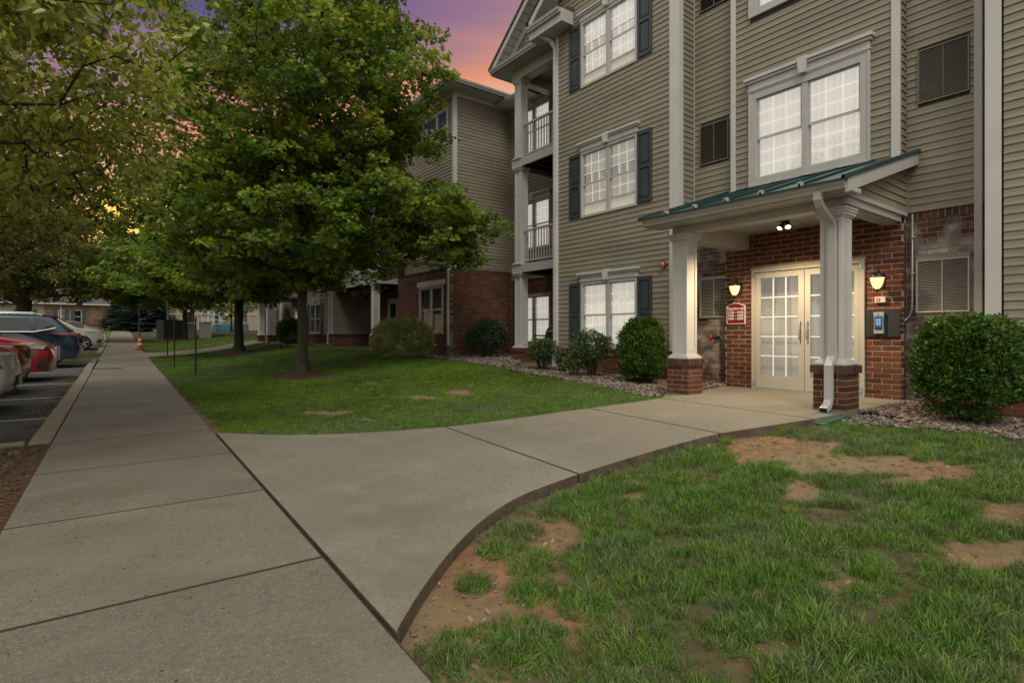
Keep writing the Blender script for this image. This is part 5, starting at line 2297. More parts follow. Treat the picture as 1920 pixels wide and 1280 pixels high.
ng = grow('grass', .9, 9, .5, 7.3, 1350, T1, 1.0, 1, keep_near)
ng += grow('grass', .9, 8.4, 7.3, 14, 420, T2, .92, 1, keep_mid)
ng += grow('grass', .9, 8.2, 14, 26, 110, T3, .55, 1, keep_mid)
ng += grow('grass', .9, 8.0, 26, 46, 40, T3, .75, 1, keep_mid)
# island strips
for (s0, s1, l0, dens, pr, sc) in ((-2, 7.8, -4, 260, T1, 1.0), (25.4, 30.3, -5, 60, T3, .55)):
    P, Rt, Sc, Ix = [], [], [], []
    for _ in range(int((s1 - s0) * 3.2 * dens)):
        s, l = random.uniform(s0, s1), random.uniform(l0, -.62)
        if l > -.98 + .14 * noise.noise(Vector((s * 2, l * 2, 0))) and s < 10 and random.random() < .96:
            continue
        if noise.noise(Vector((s * 1.5, l * 1.5, 4))) < -.25:
            continue
        P.append((*XY(s, l), zs(s) - .035))
        Rt.append((0, 0, random.uniform(0, 6.28)))
        Sc.append(sc * random.uniform(.7, 1.2))
        Ix.append(random.randrange(len(pr)))
    scatter('grass', P, Rt, Sc, Ix, pr)

for u, v, rr in ((566, 702, .62), (447, 662, .75)):
    c = at(u, v, lawn)
    mb = MB()
    ring = [(c.x + rr * (1 + .25 * noise.noise(Vector((math.cos(a) * 2, math.sin(a) * 2, rr)))) * math.cos(a), c.y + rr * (1 + .25 * noise.noise(Vector((math.cos(a) * 2, math.sin(a) * 2, rr)))) * math.sin(a)) for a in [2 * PI * i / 28 for i in range(28)]]
    mb.add([(c.x, c.y, c.z + .09)] + [(c.x + (x - c.x) * .5, c.y + (y - c.y) * .5, lawn(c.x + (x - c.x) * .5, c.y + (y - c.y) * .5) + .05) for x, y in ring] + [(x, y, lawn(x, y) + .004) for x, y in ring],
           [(0, 1 + i, 1 + (i + 1) % 28) for i in range(28)] + [(1 + i, 29 + i, 29 + (i + 1) % 28, 1 + (i + 1) % 28) for i in range(28)])
    mb.build('mulch_mound', M['mulch'], kind='structure', smooth=True)
# loose pebbles and clods along the dug edge, litter by the kerb
random.seed(81)
P = []
for _ in range(16000):
    x, y = random.uniform(.95, 7), random.uniform(.8, 7.4)
    d = near_path(x, y)
    if d < .01 or not visible(x, y):
        continue
    if (y < 4.3 and d < .10 + .25 * max(0, min(1, (3.3 - x) / 1.9)) and random.random() < .45) or bare(x, y) > .15 and random.random() < .5:
        P.append((x, y, lawn(x, y) + .002))
scatter('pebbles', P, [(random.uniform(-1, 1), random.uniform(-1, 1), random.uniform(0, 6)) for _ in P], [random.choice((.004, .006, .008, .009, .016)) * random.uniform(.7, 1.3) for _ in P], [random.randrange(4) for _ in P], PB)
mb = MB()
mb.add([(-.5, 0, 0), (0, -.25, .1), (.5, 0, 0), (0, .25, .12)], [(0, 1, 2), (0, 2, 3)])
LT = [cr_proto('litter_leaf', mb, M['leaf_litter'])]
P = []
for _ in range(1500):
    s, l = random.uniform(1.0, 7.8), random.uniform(-1.15, -.62)
    P.append((*XY(s, l), zs(s) - .025))
for _ in range(2600):
    s = random.uniform(8, 20)
    l = -.83 - abs(random.gauss(0, .16)) * (1 + .9 * noise.noise(Vector((s * 1.3, 0, 0))))
    if noise.noise(Vector((s * 1.1, 3, 0))) < -.15:
        continue
    P.append((*XY(s, l), zs(s) - .135))
scatter('leaf_litter', P, [(random.uniform(-.4, .4), random.uniform(-.4, .4), random.uniform(0, 6)) for _ in P], [random.uniform(.018, .05) for _ in P], [0] * len(P), LT)
# dark specks of litter on the walk
P = []
for _ in range(420):
    s = random.uniform(.8, 9)
    l = -.55 + abs(random.gauss(0, .45))
    if l < .9:
        P.append((*XY(s, l), zs(s) + .003))
M['speck'] = mat('seed_litter', (.02, .014, .01), .9)
mb = MB()
mb.add([(-.5, 0, 0), (0, -.2, .1), (.5, 0, 0), (0, .2, .15)], [(0, 1, 2), (0, 2, 3)])
scatter('leaf_litter', P, [(0, 0, random.uniform(0, 6)) for _ in P], [random.choice((.006, .008, .010, .018)) for _ in P], [0] * len(P), [cr_proto('speck', mb, M['speck'])])

# ------------------------------------------------------------------ lamps at the door
F2 = facing_walk(8.84)


def lantern(y, z, label):
    t = empty('wall_lantern', (8.835, y, z), 0, label, 'wall lamp', 'lanterns beside the glass door')
    mb = MB()
    prof = [(.038, -.03), (.042, 0), (.042, .10), (.036, .13)]
    # shield-shaped back plate on the wall
    mb.add([(0, dy, dz) for dy, dz in ((-.045, -.10), (.045, -.10), (.055, .05), (.03, .11), (-.03, .11), (-.055, .05))] + [(-.022, dy * .9, dz * .95) for dy, dz in ((-.045, -.10), (.045, -.10), (.055, .05), (.03, .11), (-.03, .11), (-.055, .05))],
           [(0, 1, 2, 3, 4, 5), (11, 10, 9, 8, 7, 6)] + [(i, (i + 1) % 6, 6 + (i + 1) % 6, 6 + i) for i in range(6)])
    mb.build('back_plate', M['black'], t)
    mb = MB()
    mb.tube([(-.02, 0, .02), (-.07, 0, .10), (-.12, 0, .17), (-.15, 0, .155), (-.15, 0, .12)], .011, 8)
    mb.build('arm', M['black'], t, smooth=True)
    mb = MB()
    mb.lathe((-.15, 0, 0), [(.098, .035), (.100, .045), (.088, .072), (.058, .098), (.030, .112), (.018, .128), (.024, .140), (.012, .155), (.006, .18)], 18)
    mb.build('cap', M['black'], t, smooth=True)
    mb = MB()
    mb.lathe((-.15, 0, 0), [(.022, -.125), (.050, -.095), (.070, -.045), (.083, .01), (.088, .034)], 18)
    mb.build('lamp_glass', M['lampglass'], t, smooth=True)
    mb = MB()
    mb.lathe((-.15, 0, 0), [(.004, -.175), (.014, -.155), (.024, -.14), (.026, -.125)], 12)
    mb.build('finial', M['black'], t, smooth=True)
    mb = MB()
    mb.lathe((-.242, 0, 0), [(.0001, -.001), (.001, .0)], 3)
    ld = bpy.data.lights.new('lantern_light', 'POINT')
    ld.energy = 40
    ld.color = (1.0, .60, .28)
    ld.shadow_soft_size = .03
    lo = bpy.data.objects.new('lantern_light', ld)
    COL.objects.link(lo)
    lo.parent = t
    lo.location = (-.15, 0, -.03)
    # the glass must not block its own lamp
    bpy.data.objects[t.children[3].name].visible_shadow = True
    return t


lantern(5.12, 2.06, 'lit black lantern with frosted glass above the maroon sign, left of the door')
lantern(2.985, 2.03, 'lit black lantern with frosted glass above the small white box, right of the door')


def porch_light():
    t = empty('porch_ceiling_light', (8.2, 4.03, 2.958), 0, 'small black twin floodlight glowing under the porch ceiling', 'ceiling lamp')
    mb = MB()
    mb.lathe((0, 0, 0), [(.04, -.03), (.062, -.012), (.065, -.0)], 16)
    mb.build('mount', M['black'], t)
    for sy in (-1, 1):
        mb = MB()
        mb.tube([(0, 0, -.02), (0, sy * .03, -.045), (-.01, sy * .05, -.06)], .010, 6)
        mb.build('arm', M['black'], t)
        mb = MB()
        mb.tube([(.02, sy * .035, -.045), (-.01, sy * .052, -.075), (-.03, sy * .062, -.10)], [.026, .040, .046], 12)
        hd = mb.build('lamp_head', M['black'], t, smooth=False)
        mb = MB()
        mb.tube([(-.031, sy * .0625, -.101), (-.034, sy * .064, -.106)], [.038, .030], 12)
        mb.build('lens', M['bulb'], hd)
    ld = bpy.data.lights.new('porch_lamp', 'SPOT')
    ld.spot_size = R(150)
    ld.spot_blend = .6
    ld.energy = 190
    ld.color = (1.0, .76, .46)
    ld.shadow_soft_size = .06
    lo = bpy.data.objects.new('porch_lamp', ld)
    COL.objects.link(lo)
    lo.parent = t
    lo.location = (-.42, 0, -.16)


porch_light()


# ------------------------------------------------------------------ sign
def text(name, body, size, loc, rot, m, parent, ext=.003, align='CENTER', bold=0):
    cu = bpy.data.curves.new(name, 'FONT')
    cu.body = body
    cu.size = size
    cu.extrude = ext
    cu.offset = bold
    cu.align_x = align
    cu.align_y = 'CENTER'
    cu.materials.append(m)
    tmp = bpy.data.objects.new(name, cu)
    COL.objects.link(tmp)
    dg = bpy.context.evaluated_depsgraph_get()
    me = bpy.data.meshes.new_from_object(tmp.evaluated_get(dg))
    bpy.data.objects.remove(tmp)
    o = bpy.data.objects.new(name, me)
    COL.objects.link(o)
    o.location = loc
    o.rotation_euler = rot
    o.parent = parent
    return o


sg = empty('apartment_sign', (8.835, 5.175, 1.45), 0, 'maroon arched sign with white border reading Apartments, on the brick left of the door', 'sign')


def arch(w, h, rise, n=12):
    pts = [(-w / 2, 0), (w / 2, 0), (w / 2, h - rise)]
    for i in range(1, n):
        a = i / n
        x = w / 2 - w * a
        pts.append((x, h - rise + rise * math.sin(PI * a)))
    pts.append((-w / 2, h - rise))
    return pts


FS = wallF(0, 0, 0, 1, -1, 0)
mb = MB()
mb.fpoly(FS, arch(.345, .37, .06), 0, .02)
mb.build('border', M['sign_white'], sg)
mb = MB()
mb.fpoly(FS, [(x, z + .016) for x, z in arch(.311, .337, .055)], .0, .023)
mb.build('panel', M['sign_red'], sg)
ROT = (PI / 2, 0, -PI / 2)
text('lettering', 'Apartments', .070, (-.0235, 0, .268), ROT, M['sign_white'], sg, bold=.0022)
for i, s in enumerate(('5105 – 5108', '5205 – 5208', '5305 – 5308')):
    text('lettering', s, .056, (-.0235, 0, .200 - i * .054), ROT, M['sign_white'], sg, bold=.0022)

# ------------------------------------------------------------------ door entry panel
pn = empty('entry_panel', (8.835, 2.97, 1.24), 0, 'black wall plate carrying the door intercom, right of the glass door', 'panel')
mb = MB()
mb.fbox(FS, -.215, .205, 0, .385, 0, .018)
mb.build('plate', M['blackmatte'], pn, bevel=.002)
ic = empty('intercom', (8.815, 3.00, 1.285), 0, 'silver door intercom with a blue touch screen on the black plate', 'intercom')
mb = MB()
mb.fpoly(FS, [(-.062, 0), (.062, 0), (.058, .10), (.056, .20), (.066, .30), (-.066, .30), (-.056, .20), (-.058, .10)], 0, .04)
mb.build('case', M['galv'], ic, bevel=.003)
mb = MB()
mb.fbox(FS, -.046, .046, .055, .245, .04, .045)
sc_ = mb.build('screen', M['blackmatte'], ic)
mb = MB()
mb.fbox(FS, -.038, .038, .09, .235, .045, .0465)
mb.build('display', M['blue_screen'], sc_)
for i in range(6):
    a, b_ = i % 2, i // 2
    mb = MB()
    mb.fbox(FS, -.028 + a * .032, -.004 + a * .032, .125 + b_ * .030, .140 + b_ * .030, .0465, .0475)
    mb.build('screen_tile', M['screen_tile'], sc_)
mb = MB()
mb.tube([(-.040, .005, .272), (-.048, .005, .272)], .009, 10)
mb.build('camera_lens', M['black'], ic)

# alarm pull box
pb = empty('door_release_box', (8.835, 2.99, 1.72), 0, 'small white wall box with a red framed button between lantern and intercom', 'wall box')
mb = MB()
mb.fbox(FS, -.065, .065, 0, .085, 0, .045)
mb.build('case', M['sign_white'], pb, bevel=.004)
mb = MB()
mb.fbox(FS, -.005, .040, .018, .066, .045, .049)
mb.build('button_frame', M['red'], pb)
mb = MB()
mb.fbox(FS, .003, .032, .025, .057, .049, .053)
mb.build('button', mat('pink_button', (.6, .3, .25), .5), pb)

# conduit down the corner
mb = MB()
cy = 2.66
mb.tube([(8.985, cy, 2.93), (8.975, cy, 1.75), (8.972, cy, 1.62), (8.965, cy + .03, 1.53), (8.95, cy + .07, 1.47), (8.93, cy + .085, 1.465)], .012, 8)
for z in (2.6, 2.1):
    mb.box((8.965, cy - .03, z), (9.0, cy + .03, z + .02))
tag(mb.build('conduit', M['galv'], smooth=True), 'thin grey metal conduit running down the brick corner, right of the black panel', 'conduit')

# fire alarm horn on the siding
hn = empty('alarm_horn', (8.52, 6.44, 2.56), 0, 'round red and white alarm horn on the siding behind the left column', 'alarm')
mb = MB()
mb.tube([(0, 0, .03), (-.05, 0, .03)], .062, 18)
mb.build('body', M['red'], hn)
mb = MB()
mb.tube([(-.05, 0, .03), (-.062, 0, .03)], [.03, .024], 14)
mb.build('strobe', M['sign_white'], hn)
# fire department connection
fd = empty('sprinkler_connection', (9.0, 5.62, 1.22), 0, 'red capped sprinkler connection on the stained brick behind the left column', 'valve')
mb = MB()
mb.tube([(0, 0, 0), (-.10, 0, 0)], .026, 10)
mb.tube([(-.09, -.02, 0), (-.13, .055, 0)], .032, 12)
mb.build('pipe', M['black'], fd)
mb = MB()
mb.tube([(-.128, .050, 0), (-.142, .078, 0)], .040, 12)
mb.build('cap', mat('bright_red_cap', (.5, .01, .01), .4), fd)

# splash block
sb = MB()
for x in (((-.26, -.165, 0), (.22, .165, .018)), ((-.26, -.165, .018), (.22, -.14, .055)), ((-.26, .14, .018), (.22, .165, .055)), ((.195, -.14, .018), (.22, .14, .055))):
    sb.box(*x)
o = sb.build('splash_block', M['splash'], None, bevel=.006)
zb = lawn(6.6, 2.6)
o.location = (6.62, 2.80, zb + .03)
o.rotation_euler = (0, R(-3), 0)
tag(o, 'green plastic splash block under the downspout of the porch', 'splash block')

# ------------------------------------------------------------------ lawn posts, cone, utility boxes, lamp post
for (u, v, h, lb) in ((367, 704, 1.52, 'slim black metal stake nearest the camera, beside the walk'), (327, 690, 1.60, 'thinnest black metal stake, middle one of three on the lawn'), (314, 668, 2.25, 'tall black signpost stake farthest of the three, by the side path')):
    p = at(u, v, lawn)
    t = empty('stake', p, 0, lb, 'post', 'black stakes along the walk')
    mb = MB()
    mb.box((-.018, -.012, -.1), (.018, -.006, h))
    mb.box((-.018, -.012, -.1), (-.012, .02, h))
    mb.box((.012, -.012, -.1), (.018, .02, h))
    mb.build('post', M['black'], t)
    if h > 2:
        mb = MB()
        mb.box((-.03, -.022, h - .75), (.03, -.013, h))
        mb.build('sign_plate', M['galv'], t)

cx, cy = XY(32.9, .84)
cn = empty('traffic_cone', (cx, cy, zs(32.9) + .002), .2, 'orange traffic cone with two pale bands at the edge of the walk', 'traffic cone')
mb = MB()
mb.box((-.20, -.20, 0), (.20, .20, .035))
mb.build('base', M['blackmatte'], cn, bevel=.01)
pr = lambda z: .145 - (z - .03) * .150
segs = [(.03, .24, 'cone'), (.24, .36, 'white_band'), (.36, .46, 'cone'), (.46, .56, 'white_band'), (.56, .72, 'cone')]
for a, b_, m_ in segs:
    mb = MB()
    mb.lathe((0, 0, 0), [(pr(a) + .001, a), (pr(b_) + .001, b_)], 16)
    mb.build('cone_body' if m_ == 'cone' else 'reflective_band', M[m_], cn, smooth=False)

tx = empty('transformer_box', at(328, 636, lawn), R(18), 'dark green steel transformer cabinet on the far lawn', 'transformer')
mb = MB()
mb.box((-.95, -.55, 0), (.55, .55, 1.32))
mb.build('cabinet', M['green_box'], tx, bevel=.02)
mb = MB()
mb.box((.55, -.45, .02), (.95, .45, 1.12))
mb.build('side_compartment', M['green_box'], tx, bevel=.02)
mb = MB()
mb.box((-.2, -.60, .62), (.25, -.55, 1.2))
mb.build('meter_cover', M['green_box'], tx)
mb = MB()
mb.box((-1.05, -.65, -.1), (1.05, .65, .03))
mb.build('pad', M['kerb'], tx)
for u, w, h, lb in ((385, .52, 1.05, 'pale grey utility cabinet with a bluish lid right of the transformer'), (359, .36, .95, 'light grey pedestal cabinet just right of the thin far maple')):
    c = empty('utility_cabinet', at(u, 635, lawn), R(10), lb, 'utility box')
    mb = MB()
    mb.box((-w / 2 * 1.1, -.25, 0), (w / 2 * 1.1, .25, h))
    mb.build('cabinet', M['grey_box'], c, bevel=.01)
    mb = MB()
    mb.box((-w / 2 * 1.2, -.28, h), (w / 2 * 1.2, .28, h + .05))
    mb.build('lid', mat('blue_grey_lid', (.16, .20, .24), .5) if 'blue_grey_lid' not in bpy.data.materials else bpy.data.materials['blue_grey_lid'], c)
c = empty('utility_cabinet', at(294, 631, lawn), 0, 'small dark blue-grey cabinet left of the transformer', 'utility box')
mb = MB()
mb.box((-.22, -.15, 0), (.16, .15, .62))
mb.build('cabinet', M['grey_box'], c)
mb = MB()
mb.box((.16, -.15, 0), (.22, .15, .68))
mb.build('side_post', M['black'], c)

lp = empty('lamp_post', at(261, 631, lawn), 0, 'dark lamp post in front of the blue spruces at the walk', 'lamp post')
mb = MB()
mb.lathe((0, 0, 0), [(.17, 0), (.16, .12), (.10, .30), (.07, .42)], 12)
mb.build('base', M['black'], lp)
mb = MB()
mb.tube([(0, 0, .3), (0, 0, 2.45)], [.06, .05], 10)
mb.build('pole', M['black'], lp)
mb = MB()
mb.lathe((0, 0, 2.45), [(.07, 0), (.17, .10), (.18, .30), (.10, .46), (.03, .52)], 12)
mb.build('lamp_head', M['grey_box'], lp)

# ------------------------------------------------------------------ patio things
g = empty('gas_grill', (9.75, 10.55, .42), R(-90), 'black covered gas grill on the ground floor patio behind the column', 'grill')
mb = MB()
mb.box((-.42, -.28, .62), (.42, .28, .84))
mb.build('firebox', M['black'], g, bevel=.02)
mb = MB()
n = 8
mb.add([(x, -.27 + .54 * (1 - math.cos(PI * i / n)) / 2, .84 + .24 * math.sin(PI * i / n)) for x in (-.40, .40) for i in range(n + 1)],
       [(i, i + 1, n + 2 + i, n + 1 + i) for i in range(n)] + [tuple(range(n + 1)), tuple(range(2 * n + 1, n, -1))])
mb.build('lid', M['black'], g)
mb = MB()
mb.tube([(-.3, -.31, .93), (.3, -.31, .93)], .014, 8)
mb.build('lid_handle', M['galv'], g)
for s_ in (-1, 1):
    mb = MB()
    mb.box((s_ * .66 - .22, -.25, .80), (s_ * .66 + .22, .25, .84))
    mb.build('side_shelf', M['black'], g)
for i in range(3):
    mb = MB()
    mb.tube([(-.25 + i * .25, -.28, .73), (-.25 + i * .25, -.32, .73)], .028, 10)
    mb.build('knob', M['galv'], g)
mb = MB()
mb.box((-.40, -.26, .05), (.40, .26, .62))
mb.build('cabinet', M['blackmatte'], g)
for k in (-1, 1):
    mb = MB()
    mb.tube([(k * .36, -.2, .06), (k * .40, -.2, .06)], .06, 12)
    mb.build('wheel', M['tyre'], g)
mb = MB()
mb.box((9.06, 9.46, .30), (10.56, 13.8, .415))
mb.build('patio_slab', M['concrete'], kind='structure')
mb = MB()
mb.box((8.6, 17.25, .55), (10.56, 24.4, .68))
mb.build('patio_slab', M['concrete'], kind='structure')


def deck_chair(loc, rz, m, lb):
    t = empty('patio_chair', loc, rz, lb, 'chair')
    mb = MB()
    mb.box((-.24, -.24, .40), (.24, .24, .44))
    mb.build('seat', m, t)
    for i in range(5):
        mb = MB()
        mb.box((-.22 + i * .10, .20, .46), (-.16 + i * .10, .225, .95))
        mb.build('back_slat', m, t)
    for a in (-.22, .20):
        for b_ in (-.22, .20):
            mb = MB()
            mb.box((a, b_, 0), (a + .03, b_ + .03, .64 if b_ < 0 else .95))
            mb.build('leg', m, t)
        mb = MB()
        mb.box((a - .01, -.24, .62), (a + .05, .22, .65))
        mb.build('armrest', m, t)
    return t


deck_chair((9.65, 10.55, 3.14), R(75), M['wood'], 'orange wooden chair behind the railing of the middle balcony')
deck_chair((9.75, 10.3, 5.98), R(100), M['black'], 'dark metal chair behind the railing of the top balcony')


def carton(loc, rz, w, h, lb):
    t = empty('cardboard_box', loc, rz, lb, 'box', 'cartons on the far patio')
    mb = MB()
    mb.box((-w / 2, -.22, 0), (w / 2, .22, h), skip=(1,))
    mb.build('carton', M['card'], t)
    mb = MB()
    mb.add([(-w / 2, -.22, h), (w / 2, -.22, h), (w / 2 + .02, -.48, h - .22), (-w / 2 + .02, -.48, h - .22)], [(0, 1, 2, 3)])
    mb.build('flap', M['card'], t)


carton((8.62, 19.35, .68), R(20), .55, .5, 'open brown carton with a drooping flap beside the far patio column')
carton((9.05, 19.9, .68), R(-10), .5, .62, 'taller brown carton behind the open one on the far patio')
wl_ = empty('patio_wall_lamp', (9.6, 24.44, 2.6), 0, 'small dark round lamp on the siding of the far patio', 'wall lamp')
mb = MB()
mb.lathe((0, -.08, 0), [(.02, -.10), (.07, -.06), (.08, .02), (.03, .09)], 12)
mb.build('body', M['grey_box'], wl_)


# ------------------------------------------------------------------ parked cars
def car(name, label, s, l, facing_walk_, L, W, H, paint, kind):
    """s, l: position of the end of the car next to the walk. x runs along the car, front at +x"""
    x, y = XY(s, l)
    ang = -AL if facing_walk_ else PI - AL
    off = -L / 2 if facing_walk_ else L / 2
    cx, cy = x + math.cos(-AL) * (-L / 2), y + math.sin(-AL) * (-L / 2)
    t = empty(name, (cx, cy, zs(s) - .14), ang, label, 'car', 'cars parked along the walk')
    k = kind
    hl = L / 2
    wr = k.get('wr', .345)
    fx, rx = hl - k.get('fo', .90), -hl + k.get('ro', .95)
    gc = .24
    # side outline, counter-clockwise from the front bottom
    def archpts(c, r, n=9):
        return [(c + r * math.cos(PI * i / n), wr * .95 + r * math.sin(PI * i / n)) for i in range(n + 1)]
    hood, belt = k.get('hood', .98), k.get('belt', 1.02)
    top = [(hl - .02, .46), (hl - .01, .62), (hl - .06, .80), (hl - .20, hood - .08), (hl - .55, hood), (hl - k.get('cowl', 1.25), hood + .10),
           (hl - k.get('rooff', 2.0), H - .05), (hl - k.get('rooff', 2.0) - .5, H), (0, H), (-hl + k.get('roofr', .9) + .5, H - .02), (-hl + k.get('roofr', .9), H - .08),
           (-hl + k.get('glassr', .35), k.get('deckz', 1.08)), (-hl + k.get('deckx', .12), k.get('deckz', 1.08) - .06), (-hl + .06, .86), (-hl + .0, .66), (-hl + .01, .48), (-hl + .10, .32)]
    bot = [(rx - .40, gc)] + [(p[0], p[1]) for p in archpts(rx, wr + .045)[::-1]] + [(fx - wr - .10, gc)] + [(p[0], p[1]) for p in archpts(fx, wr + .045)[::-1]] + [(hl - .30, gc), (hl - .06, .30)]
    ol = top + bot
    slices = [-1, -.96, -.86, -.6, 0, .6, .86, .96, 1]
    mb = MB()
    vs = []
    ccx = 0
    for sl in slices:
        a = abs(sl)
        inset = .045 if a == 1 else (.012 if a > .9 else 0)
        for (px, pz) in ol:
            hw = W / 2
            if pz > belt:
                hw *= 1 - .20 * (pz - belt) / (H - belt)
            elif pz < .5:
                hw *= 1 - .05 * (.5 - pz) / .3
            end = max(0, (abs(px) - (hl - .7)) / .7)
            hw *= 1 - .10 * end ** 2
            xx = px * (1 - .035 * a ** 3 * min(1, abs(px) / hl)) - (math.copysign(inset, px) if abs(px) > hl - .5 else 0)
            zz = pz - (inset if pz > hood - .1 else 0) + (0)
            if pz > H - .3:
                zz -= .05 * a ** 4
            vs.append((xx, sl * hw, zz))
    n = len(ol)
    fs = []
    for j in range(len(slices) - 1):
        for i in range(n):
            fs.append((j * n + i, j * n + (i + 1) % n, (j + 1) * n + (i + 1) % n, (j + 1) * n + i))
    fs.append(tuple(range(n - 1, -1, -1)))
    fs.append(tuple((len(slices) - 1) * n + i for i in range(n)))
    mb.add(vs, fs)
    me = mb.mesh('body', paint)
    bm = bmesh.new()
    bm.from_mesh(me)
    bmesh.ops.triangulate(bm, faces=[f for f in bm.faces if len(f.verts) > 4])
    bm.to_mesh(me)
    bm.free()
    me.polygons.foreach_set('use_smooth', [True] * len(me.polygons))
    me.set_sharp_from_angle(angle=R(38))
    bo = bpy.data.objects.new('body', me)
    COL.objects.link(bo)
    bo.parent = t

    def sidept(px, pz, sd, out=.006):
        hw = W / 2
        if pz > belt:
            hw *= 1 - .20 * (pz - belt) / (H - belt)
        end = max(0, (abs(px) - (hl - .7)) / .7)
        hw *= 1 - .10 * end ** 2
        return (px * (1 - .035 * min(1, abs(px) / hl)), sd * (hw + out), pz)

    def sidepoly(nm, pts, m, out=.006, both=True):
        for sd in ((-1, 1) if both else (both,)):
            mb = MB()
            q = [sidept(px, pz, sd, out) for px, pz in pts]
            q2 = [sidept(px, pz, sd, -.03) for px, pz in pts]
            nn = len(q)
            mb.add(q + q2, [tuple(range(nn))] + [(i, (i + 1) % nn, nn + (i + 1) % nn, nn + i) for i in range(nn)])
            mb.build(nm, m, t)
    # glazing
    cow, rf, rr = hl - k.get('cowl', 1.25), hl - k.get('rooff', 2.0), -hl + k.get('roofr', .9)
    gr_ = -hl + k.get('glassr', .35)
    b0 = belt + .04
    xm = (cow - .3 + rr) / 2
    mid1 = rf - .75
    sidepoly('side_window', [(cow - .28, b0), (mid1 + .04, b0 + .01), (mid1 + .02, H - .13), (rf - .18, H - .13)], M['car_glass'])
    sidepoly('side_window', [(mid1 - .05, b0 + .01), (mid1 - .95, b0 + .02), (mid1 - .88, H - .14), (mid1 - .07, H - .13)], M['car_glass'])
    if k.get('third', True):
        sidepoly('side_window', [(mid1 - 1.05, b0 + .03), (gr_ + .42, b0 + .12 + k.get('kick', .05)), (rr + .20, H - .17), (mid1 - .99, H - .14)], M['car_glass'])

    def endquad(nm, x0, z0, x1, z1, w0, w1, m, out=.012):
        dx, dz = x1 - x0, z1 - z0
        Ln = math.hypot(dx, dz)
        nx, nz = (dz / Ln, -dx / Ln)
        if (nz if abs(nz) > .2 else 0) < 0:
            nx, nz = -nx, -nz
        mb = MB()
        P = [(x0 + nx * out, -w0, z0 + nz * out), (x0 + nx * out, w0, z0 + nz * out), (x1 + nx * out, w1, z1 + nz * out), (x1 + nx * out, -w1, z1 + nz * out)]
        Q = [(p[0] - nx * .04, p[1], p[2] - nz * .04) for p in P]
        mb.add(P + Q, [(0, 1, 2, 3), (0, 1, 5, 4), (1, 2, 6, 5), (2, 3, 7, 6), (3, 0, 4, 7)])
        return mb.build(nm, m, t)
    endquad('windshield', cow - .02, hood + .12, rf + .03, H - .07, W * .41, W * .36, M['car_glass'])
    endquad('rear_window', gr_ + .02, k.get('deckz', 1.08) + .04, rr + .02 - .02, H - .12, W * .38, W * .34, M['car_glass'])
    # dark sills and arches
    sidepoly('sill', [(fx - wr - .12, .40), (fx - wr - .12, .235), (rx + wr + .12, .235), (rx + wr + .12, .40)], M['blackmatte'], .004)
    # wheels
    for wx in (fx, rx):
        for sd in (-1, 1):
            we = bpy.data.objects.new('wheel', None)
            COL.objects.link(we)
            we.parent = t
            we.location = (wx, sd * (W / 2 - .12), wr)
            mb = MB()
            pr = [(wr * .68, -.105), (wr * .95, -.11), (wr, -.08), (wr, .08), (wr * .95, .11), (wr * .68, .105)]
            sgn = 28
            vs = [(r * math.cos(2 * PI * q / sgn), yy, r * math.sin(2 * PI * q / sgn)) for r, yy in pr for q in range(sgn)]
            mb.add(vs, [(i * sgn + q, i * sgn + (q + 1) % sgn, (i + 1) * sgn + (q + 1) % sgn, (i + 1) * sgn + q) for i in range(5) for q in range(sgn)])
            mb.build('tyre', M['tyre'], we)
            mb = MB()
            yo = sd * .085
            vs = [(r * math.cos(2 * PI * q / sgn), sd * yy, r * math.sin(2 * PI * q / sgn)) for r, yy in ((wr * .70, .100), (wr * .66, .105), (wr * .62, .06), (wr * .60, -.06)) for q in range(sgn)]
            mb.add(vs, [(i * sgn + q, i * sgn + (q + 1) % sgn, (i + 1) * sgn + (q + 1) % sgn, (i + 1) * sgn + q) for i in range(3) for q in range(sgn)])
            for j in range(5):
                a = 2 * PI * j / 5 + .3
                ca, sa = math.cos(a), math.sin(a)
                px, pz = -sa, ca
                r0, r1, w0, w1 = .03, wr * .68, .045, .030
                P = []
                for r, w_, yy in ((r0, w0, .088), (r1, w1, .092)):
                    for sg_ in (-1, 1):
                        P.append((ca * r + px * w_ * sg_, sd * yy, sa * r + pz * w_ * sg_))
                P += [(p[0], p[1] - sd * .03, p[2]) for p in P]
                mb.add(P, [(0, 1, 3, 2), (0, 4, 5, 1), (2, 3, 7, 6), (0, 2, 6, 4), (1, 5, 7, 3)])
            mb.tube([(0, sd * .06, 0), (0, sd * .098, 0)], .055, 12)
            mb.build('rim', M['rim'], we)
            mb = MB()
            mb.tube([(0, sd * -.02, 0), (0, sd * .0, 0)], wr * .58, 16)
            mb.build('brake_disc', M['black'], we)
    # lamps
    tz = k.get('tailz', .88)
    hz = k.get('headz', .76)
